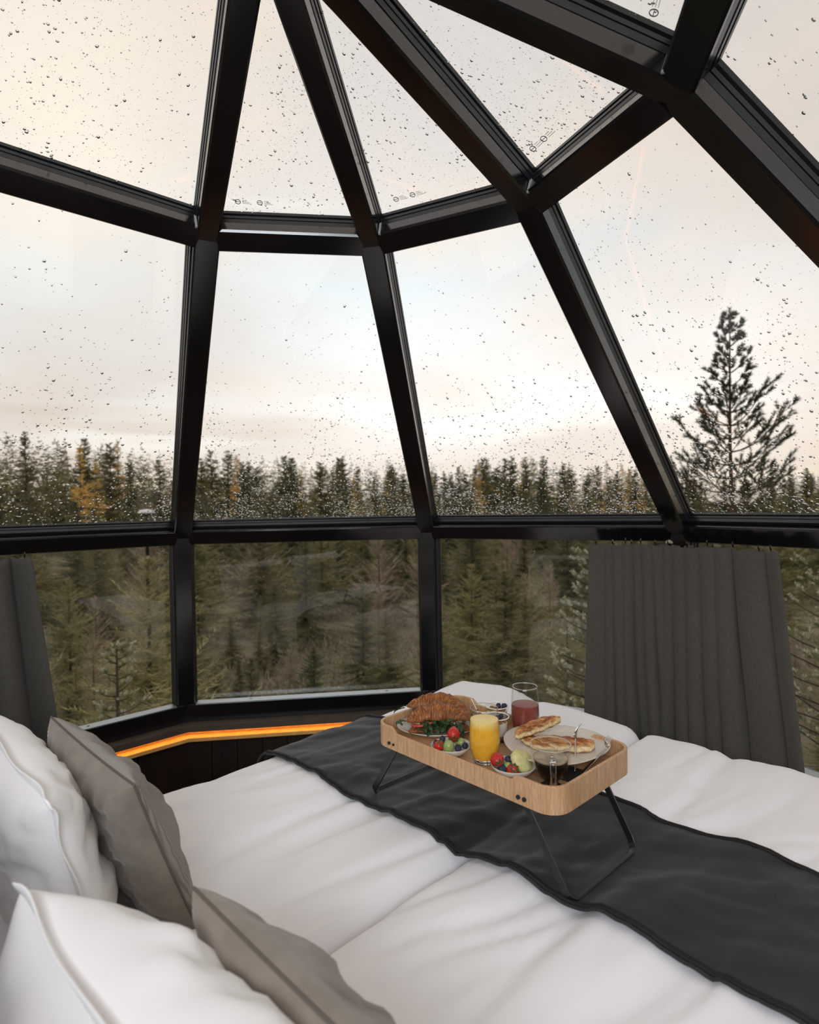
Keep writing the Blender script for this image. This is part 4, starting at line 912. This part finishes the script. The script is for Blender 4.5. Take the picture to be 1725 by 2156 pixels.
# ------------------------------------------------------------------ the land outside
GZ=EYE-5.0
def gz(x,y): return GZ+.35*fbm(np.asarray(x)*.06,np.asarray(y)*.06,201,3)
def wallfree(r): return r
gr=np.linspace(-190,190,191); GX,GY=np.meshgrid(gr,gr,indexing='ij'); V=np.stack([GX,GY,gz(GX,GY)],-1).reshape(-1,3)
HEATH=mat('heath_ground',(.29,.245,.19),.95,var=(.20,.185,.12),vscale=.8,vdetail=8,bump=.5,bscale=6,spec=.1,bdist=.1)
g=obj('ground',newmesh('ground',V,grid_faces(191,191),HEATH,True)); tag(g,'brown heathland falling away under the trees',kind='structure')
def foliage(name,c1,c2,alt):
    m=mat(name,c1,.8,var=c2,vscale=1.3,vdetail=4,objrand=None,spec=.15); nt=m.node_tree; p=nt.nodes['Principled BSDF']; oi=nt.nodes.new('ShaderNodeObjectInfo'); c=p.inputs['Base Color'].links[0].from_socket
    L(nt,mix(nt,mth(nt,'MULTIPLY',oi.outputs['Random'],.75),c,alt),p.inputs['Base Color'])
    # needles let some light through
    return m
SPR=foliage('spruce_needles',(0.176,0.189,0.104),(0.117,0.137,0.075),(0.299,0.267,0.137)); LAR=foliage('larch_needles_autumn',(0.900,0.624,0.182),(0.806,0.520,0.169),(0.442,0.364,0.156)); PIN=foliage('pine_needles',(0.325,0.319,0.163),(0.227,0.240,0.124),(0.429,0.377,0.195))
BRN=foliage('bare_birch_twigs',(0.416,0.338,0.260),(0.312,0.260,0.195),(0.468,0.390,0.260))
BARK=mat('grey_brown_bark',(.085,.055,.040),.9,var=(.05,.035,.027),vscale=9)
def tris(name,p,d,ln,w,r,m_):
    """one slim triangle per twig: base p, direction d"""
    n=len(p); rv=r.normal(size=(n,3)); s=np.cross(d,rv); s/=np.linalg.norm(s,axis=1,keepdims=True)+1e-9
    V=np.empty((n,3,3)); V[:,0]=p-s*w[:,None]/2; V[:,1]=p+s*w[:,None]/2; V[:,2]=p+d*ln[:,None]
    return newmesh(name,V.reshape(-1,3),np.arange(n*3).reshape(-1,3),m_)
def conifer(seed,nb,nt_,up,m_,rel=.22,tw=1.0,gap=.1,dens=1.0,wid=.045,wob=.25):
    """unit-height tree: crown radius rel"""
    r=np.random.default_rng(seed); t=np.sort(r.random(nb))**.85; z=gap+(1-gap)*t*.985; R=rel*(1-t)**.85*(.65+.5*r.random(nb))*(1+wob*np.sin(t*23+seed))+.012
    az_=r.random(nb)*2*PI; ax_=np.stack([np.cos(az_),np.sin(az_),up[0]+up[1]*t+.15*r.normal(size=nb)],-1)
    u=(np.arange(nt_)+.5)/nt_; s=np.repeat(np.arange(nb),nt_); uu=np.tile(u,nb)+.04*r.normal(size=nb*nt_)
    base=np.stack([0*z,0*z,z],-1)[s]; d=ax_[s]; Rr=R[s]
    droop=np.zeros((nb*nt_,3)); droop[:,2]=-.18*uu**2*Rr*(1-z[s])+.25*Rr*np.maximum(0,uu-.6)
    p=base+d*(Rr*uu)[:,None]+droop
    side=r.choice([-1,1],size=nb*nt_); per=np.stack([-d[:,1],d[:,0],0*side],-1)*side[:,None]
    dd=d*.7+per*.75+r.normal(size=p.shape)*.28; dd/=np.linalg.norm(dd,axis=1,keepdims=True)
    ln=(.014+.016*(1-np.repeat(t,nt_))+.36*Rr*(1-uu*.7))*tw*(.6+.7*r.random(len(p))); w=wid*ln/.06*.28*(.7+.6*r.random(len(p)))
    return tris('foliage',p,dd,ln,w,r,m_)
def trunkmesh(h=1.0,rad=.012,lean=0): return M().tube([(0,0,0),(lean*.3,0,h*.5),(lean,0,h*.97)],[rad,rad*.65,rad*.12],7).mesh('trunk',BARK,True)
TRK=[trunkmesh(),trunkmesh(lean=.02),trunkmesh(rad=.009)]
SPM=[conifer(300+i,170,20,(-.30,.75),SPR,rel=.17+.02*i,tw=1.0,wid=.05) for i in range(4)]
SPN=[conifer(320+i,280,90,(-.35,.8),SPR,rel=.24+.03*i,tw=.62,wid=.019) for i in range(3)]
LAM=[conifer(340+i,120,16,(-.05,.5),LAR,rel=.14,tw=.9,wid=.040,dens=.6) for i in range(2)]
PIM=[conifer(360+i,210,85,(.10,.5),PIN,rel=.34,tw=.60,wid=.019,gap=.12) for i in range(3)]
BIM=[conifer(380+i,90,30,(.75,.5),BRN,rel=.26,tw=1.3,wid=.012,gap=.15) for i in range(2)]
def where(x,y):
    px=862.5+1268*x/max(y,.1)
    if y<=0 or px<-60: return 'out to the left of the view'
    for lim,w_ in ((200,'in the left half of the left pane'),(390,'in the right half of the left pane'),(560,'just right of the first post'),(730,'midway between the two middle posts'),(900,'just left of the middle post'),(1150,'just right of the middle post'),(1430,'left of the leaning right post'),(1790,'near the tall pine at the right')):
        if px<lim: return w_
    return 'out to the right of the view'
def tree(kind,mesh_,x,y,h,label,group,cat='tree',rz=None,fat=1.0,trk=0):
    rr_=math.hypot(x,y); rank={'s':(57,67),'g':(28,36),'l':(13,17)}['s' if 'skyline' in group else ('l' if 'below' in group else 'g')]
    label=label+', '+('front row' if rr_<rank[0] else 'middle row' if rr_<rank[1] else 'back row')+', '+where(x,y)
    t=empty(kind,(x,y,float(gz(x,y))-.05),random.uniform(0,6.28) if rz is None else rz); t.scale=(h*fat,h*fat,h); tag(t,label,cat,group)
    obj('trunk',TRK[trk],t); obj('foliage',mesh_,t); return t
def azx(xpix): return math.atan((xpix-862.5)/1268.0)
# skyline: tangent of elevation of the tree tops against picture x (field of view plus margins)
SKX=[-1400,-700,-200,0,100,250,385,500,620,860,1000,1120,1200,1300,1440,1600,1725,2100,3000]; SKY_=[.10,.11,.120,.128,.117,.105,.092,.095,.083,.078,.073,.085,.070,.060,.048,.040,.045,.05,.06]
rt=random.Random(5)
cnt=dict(a=0)
def skyl(az): return float(np.interp(862.5+1268*math.tan(az),SKX,SKY_))
TREES=[]
def ok(x,y,dmin):
    for q in TREES[-80:]:
        if (q[0]-x)**2+(q[1]-y)**2<dmin*dmin: return False
    TREES.append((x,y)); return True
n=0
while n<118:      # far edge of the forest against the sky
    az=rt.uniform(-.98,.98) if n>90 else rt.uniform(-.64,.64); r=rt.uniform(44,78); x,y=r*math.sin(az),r*math.cos(az)
    if not ok(x,y,1.6): continue
    tp=EYE+r*skyl(az)*(rt.uniform(.62,1.06)); h=tp-float(gz(x,y)); n+=1
    k=rt.random(); lar=(k<.24 if az<.0 else k<.17)
    if lar: tree('larch',LAM[n%2],x,y,h*rt.uniform(.98,1.05),'golden autumn larch of the skyline','golden larches on the forest skyline',fat=rt.uniform(.75,1.0),trk=2)
    else: tree('spruce',SPM[n%4],x,y,h,'dark spruce of the forest skyline','spruces of the forest skyline',fat=rt.uniform(.8,1.25))
n=0
while n<96:       # middle distance, tops around the rail
    az=rt.uniform(-.95,.95) if n>76 else rt.uniform(-.62,.62); r=rt.uniform(21,44); x,y=r*math.sin(az),r*math.cos(az)
    if not ok(x,y,1.7): continue
    top=rt.uniform(-.055,.035 if az<-.05 else .02)
    h=EYE+r*top-float(gz(x,y)); n+=1; k=rt.random()
    if k<.62: tree('spruce',SPN[n%3],x,y,h,'green spruce in mid wood','spruces in the middle of the wood',fat=rt.uniform(.85,1.2))
    elif k<.85: tree('pine',PIM[n%3],x,y,h,'olive pine in mid wood','pines in the middle of the wood',fat=rt.uniform(.8,1.1))
    else: tree('birch',BIM[n%2],x,y,h,'bare brown birch in mid wood','bare birches in the wood',fat=1.0,trk=2)
n=0
while n<62:       # near small trees below the windows
    az=rt.uniform(-1.0,1.0) if n>48 else rt.uniform(-.62,.62); r=rt.uniform(9.5,21); x,y=r*math.sin(az),r*math.cos(az)
    if not ok(x,y,1.3): continue
    top=rt.uniform(-.26,-.075); h=max(1.2,EYE+r*top-float(gz(x,y))); n+=1; k=rt.random()
    if k<.45: tree('young_spruce',SPN[n%3],x,y,h,'low young spruce on the heath','young spruces below the windows',fat=rt.uniform(.9,1.3))
    elif k<.78: tree('young_pine',PIM[n%3],x,y,h,'low bushy pine on the heath','young pines below the windows',fat=rt.uniform(.9,1.2))
    else: tree('birch_sapling',BIM[n%2],x,y,h,'leafless birch sapling on the heath','birch saplings below the windows',trk=2)
# the forest behind the edge, too many and too far to count
def conifer_pts(r,x,y,h,rel,nb,nt_):
    t=r.random(nb); z=.05+.95*t; R=rel*(1-t)**.85*(.6+.6*r.random(nb))+.01; a=r.random(nb)*2*PI; s=np.repeat(np.arange(nb),nt_); u=r.random(nb*nt_)
    dx=np.cos(a)[s];dy=np.sin(a)[s]; p=np.stack([dx*R[s]*u,dy*R[s]*u,z[s]-.05*u*R[s]],-1)*h+np.array((x,y,float(gz(x,y))))
    d=np.stack([dx,dy,-.2+.8*t[s]],-1)+r.normal(size=p.shape)*.45; d/=np.linalg.norm(d,axis=1,keepdims=True); return p,d,np.full(len(p),.055)*h*(.6+.6*r.random(len(p)))*(1.25-t[s])
fr=np.random.default_rng(66); PP=[];DD=[];LL=[]
for i in range(820):
    az=fr.uniform(-1.05,1.05); q_=fr.uniform(82,125); x=q_*math.sin(az); y=q_*math.cos(az); h=5.0+1.4*0+q_*skyl(az)*fr.uniform(.62,.95); a_,b_,c_=conifer_pts(fr,x,y,h,fr.uniform(.17,.25),70,9); PP.append(a_);DD.append(b_);LL.append(c_)
PP=np.concatenate(PP);DD=np.concatenate(DD);LL=np.concatenate(LL); o=obj('distant_forest',tris('distant_forest',PP,DD,LL,LL*.35,fr,SPR)); tag(o,'dense dark conifer forest closing the view behind the skyline trees','forest',kind='stuff')
tree('young_pine',PIM[1],-.437*7.6,7.6,5.0-7.6*.075,'low bushy pine on the heath','young pines below the windows',fat=1.0)
# heather and scrub
r=np.random.default_rng(90); nn=26000; az=r.uniform(-1.05,1.05,nn); rr=6+50*r.random(nn)**1.3; x=rr*np.sin(az); y=rr*np.cos(az)
cl=fbm(x*.35,y*.35,95,2)>-.25; x=x[cl];y=y[cl]; k=7; x=np.repeat(x,k)+r.normal(size=len(x)*k)*.14; y=np.repeat(y,k)+r.normal(size=len(y)*k)*.14
p=np.stack([x,y,gz(x,y)+.15*r.random(len(x))],-1); d=r.normal(size=p.shape)*.55; d[:,2]=.7+.3*r.random(len(p)); d/=np.linalg.norm(d,axis=1,keepdims=True)
HEA=mat('heather_twigs',(.37,.31,.24),.9,var=(.24,.235,.14),vscale=1.1,vdetail=5,spec=.1)
o=obj('heather',tris('heather',p,d,.12+.30*r.random(len(p)),.02+.03*r.random(len(p)),r,HEA)); tag(o,'low brown heather and scrub covering the ground','undergrowth',kind='stuff')
# ------------------------------------------------------------------ pines modelled branch by branch
def brush(p0,p1,n,ln,w,r,t0=.1,ang=.9):
    p0=np.array(p0);p1=np.array(p1); a=(p1-p0); L_=np.linalg.norm(a); a/=L_; t=t0+(1.02-t0)*r.random(n); p=p0+(p1-p0)*t[:,None]
    rv=r.normal(size=(n,3)); rv-=(rv@a)[:,None]*a; rv/=np.linalg.norm(rv,axis=1,keepdims=True); d=a*(1-ang*.45)+rv*ang*.62; d/=np.linalg.norm(d,axis=1,keepdims=True)
    return p,d,ln*(.8+.4*r.random(n)),np.full(n,w)
TPN=mat('tall_pine_needles',(.10,.115,.055),.8,var=(.065,.085,.045),vscale=2,spec=.15); TPB=mat('reddish_pine_bark',(.16,.085,.055),.9,var=(.09,.06,.045),vscale=14)
def bigpine(x,y,z0,h,label,name,whorls,needle,ndens,seed,rel,mN,mB,trunk_r,base_t):
    r=np.random.default_rng(seed); rs=random.Random(seed); root=empty(name,(x,y,z0)); tag(root,label,'tree')
    M().tube([(0,0,0),(.03,0,h*.35),(-.02,.01,h*.7),(0,0,h)],[trunk_r,trunk_r*.75,trunk_r*.4,trunk_r*.10],8).obj('trunk',mB,root,True)
    for wi in range(whorls):
        t=wi/(whorls-1); z=h-.20-(whorls-1-wi)*.262; dd_=h-z; nb=rs.choice([4,5,5,6]) if t<.93 else 3; off=rs.uniform(0,6)
        Lb=(.06+.27*dd_ if dd_<1.9 else min(1.12,.57+.85*(dd_-1.9)))*(.92+.14*math.sin(wi*2.1))
        for b in range(nb):
            a=off+b*2*PI/nb+rs.uniform(-.25,.25); Lk=Lb*rs.uniform(.62,1.18); up=(.28+.75*t)*rs.uniform(.7,1.3)
            dirv=Vector((math.cos(a),math.sin(a),0)); pts=[Vector((0,0,z))+dirv*(Lk*u)+Vector((0,0,Lk*(up*u*.55+.42*u**2.2-.10*math.sin(u*PI)*(1-t)))) for u in (0,.2,.4,.6,.8,1.0)]
            rb=.010+.010*(1-t)*(h/8); br=M(); br.tube(pts,[rb*(1-.8*u) for u in (0,.2,.4,.6,.8,1.0)],5)
            PP=[];DD=[];LL=[];WW=[]
            def add(p0,p1,n_,t0=.1):
                q=brush(p0,p1,n_,needle,needle*.13,r,t0); PP.append(q[0]);DD.append(q[1]);LL.append(q[2]);WW.append(q[3])
            add(pts[4],pts[5]+Vector((0,0,needle*.6)),int(ndens*1.3))
            nsub=int(2+Lk/.28)
            for sidx in range(nsub):
                u=.35+.6*(sidx+rs.random()*.6)/nsub; i=min(4,int(u*5)); q0=pts[i].lerp(pts[i+1],u*5-i); sg=1 if sidx%2 else -1; sa=a+sg*rs.uniform(.4,1.0); sl=Lk*rs.uniform(.16,.34)*(1.25-u*.4)+.07
                q1=q0+Vector((math.cos(sa)*sl,math.sin(sa)*sl,sl*rs.uniform(.35,1.0))); br.tube([q0,q0.lerp(q1,.5),q1],[rb*.4,rb*.28,rb*.12],4); add(q0,q1,int(ndens),.35)
                if sl>.25:
                    q2=q0.lerp(q1,.6); sa2=sa+rs.choice((-1,1))*rs.uniform(.5,.9); q3=q2+Vector((math.cos(sa2)*sl*.5,math.sin(sa2)*sl*.5,sl*.45)); br.tube([q2,q3],[rb*.25,rb*.1],4); add(q2,q3,int(ndens*.7),.3)
            bo=br.obj('branch',mB,root); obj('needles',tris('needles',np.concatenate(PP),np.concatenate(DD),np.concatenate(LL),np.concatenate(WW),r,mN),bo)
    z=Vector((0,0,h)); q=brush(Vector((0,0,h-.45)),Vector((0,0,h+.03)),int(ndens*2.2),needle,needle*.13,r); obj('leader_needles',tris('leader_needles',*q,r,mN),root)
    return root
D=12.0; bigpine(.536*D,D,GZ-.1,5.27+.300*D,'tall airy pine rising above the forest at the right','tall_pine',15,.078,95,3,.155,TPN,TPB,.075,.42)
# snow-tipped young pine close to the glass beside the curtain, and one behind the right pane
def frostmat():
    m=mat('frosted_pine_needles',(.30,.30,.16),.7,var=(.19,.21,.10),vscale=5,spec=.2); return m
FR=frostmat(); FT=mat('pale_frosted_tips',(.80,.79,.66),.8)
def nearpine(x,y,top,w_,label,seed,name='frosted_pine',n=64):
    r=np.random.default_rng(seed); rs=random.Random(seed); z0=float(gz(x,y)); h=top-z0; root=empty(name,(x,y,z0)); tag(root,label,'tree')
    M().tube([(0,0,0),(0,0,h*.5),(0,0,h)],[.05,.035,.008],8).obj('trunk',BARK,root,True)
    for i in range(n):
        t=1-(i/n)**1.15; z=h-1.9*(1-t)-.02; a=i*2.4+rs.uniform(-.3,.3); Lk=w_*(.18+.82*(1-t)**.8)*rs.uniform(.75,1.1)
        dv=Vector((math.cos(a),math.sin(a),0)); p0=Vector((0,0,z)); pts=[p0+dv*Lk*u+Vector((0,0,Lk*(.05*u+.30*u*u))) for u in (0,.35,.7,1.0)]
        br=M(); br.tube(pts,[.010,.007,.005,.003],5); bo=br.obj('branch',BARK,root)
        PP=[[],[],[],[]];TP=[[],[],[],[]]
        segs=[(pts[2],pts[3]+dv*.03+Vector((0,0,.06)))]
        for k_ in range(int(3+Lk*6)):
            u=.3+.7*rs.random(); q0=pts[0].lerp(pts[3],u); sa=a+rs.choice((-1,1))*rs.uniform(.4,1.2); sl=rs.uniform(.07,.14); segs.append((q0,q0+Vector((math.cos(sa)*sl,math.sin(sa)*sl,sl*rs.uniform(.3,.9)))))
        for p_,q_ in segs:
            e_=brush(p_,q_,110,.026,.0034,r,.0,1.1); [PP[j].append(e_[j]) for j in range(4)]
            m1=p_.lerp(q_,.55); e_=brush(m1,q_,80,.017,.0055,r,.1,1.2); [TP[j].append(e_[j]) for j in range(4)]
        obj('needles',tris('needles',*[np.concatenate(v) for v in PP],r,FR),bo); o=obj('frosted_tips',tris('frosted_tips',*[np.concatenate(v) for v in TP],r,FT),bo)
    return root
nearpine(1.42,4.55,EYE-.42,.62,'young pine with frosted tips close to the glass left of the right curtain',5)
nearpine(3.30,4.35,EYE-.10,.85,'bushy pine close to the glass at the right edge behind the low pane',8,'bushy_pine',70)
nearpine(-3.05,6.2,EYE-1.42,.40,'tiny young pine with pale shoots behind the left low pane',11,'small_pine',40)
# chimney cap of a neighbouring cabin with snow on its lid
vx,vy=-.437*9,9.0; vent=empty('roof_vent',(vx,vy,GZ),.3); tag(vent,'dark roof vent with a snowy cap behind the left sloping pane','vent')
zt_=EYE+9*-.0100-GZ
VM=mat('dark_green_metal',(.02,.03,.028),.5)
M().lathe([(.022,0),(.022,zt_-.30),(.075,zt_-.28),(.075,zt_-.06)],16).obj('pipe',VM,vent,True)
for a in range(4): M().box((.065*math.cos(a*PI/2),.065*math.sin(a*PI/2),zt_-.02),(.015,.015,.12)).obj('bracket',VM,vent)
M().lathe([(.0,zt_+.02),(.125,zt_+.02),(.12,zt_+.04),(.0,zt_+.07)],20).obj('cap',VM,vent,True)
o=M().lathe([(.0,zt_+.071),(.06,zt_+.057),(.118,zt_+.043),(.125,zt_+.06),(.09,zt_+.095),(.0,zt_+.11)],20).obj('snow',mat('snow',(.75,.77,.78),.8),vent,True); o['label']='thin cushion of snow'
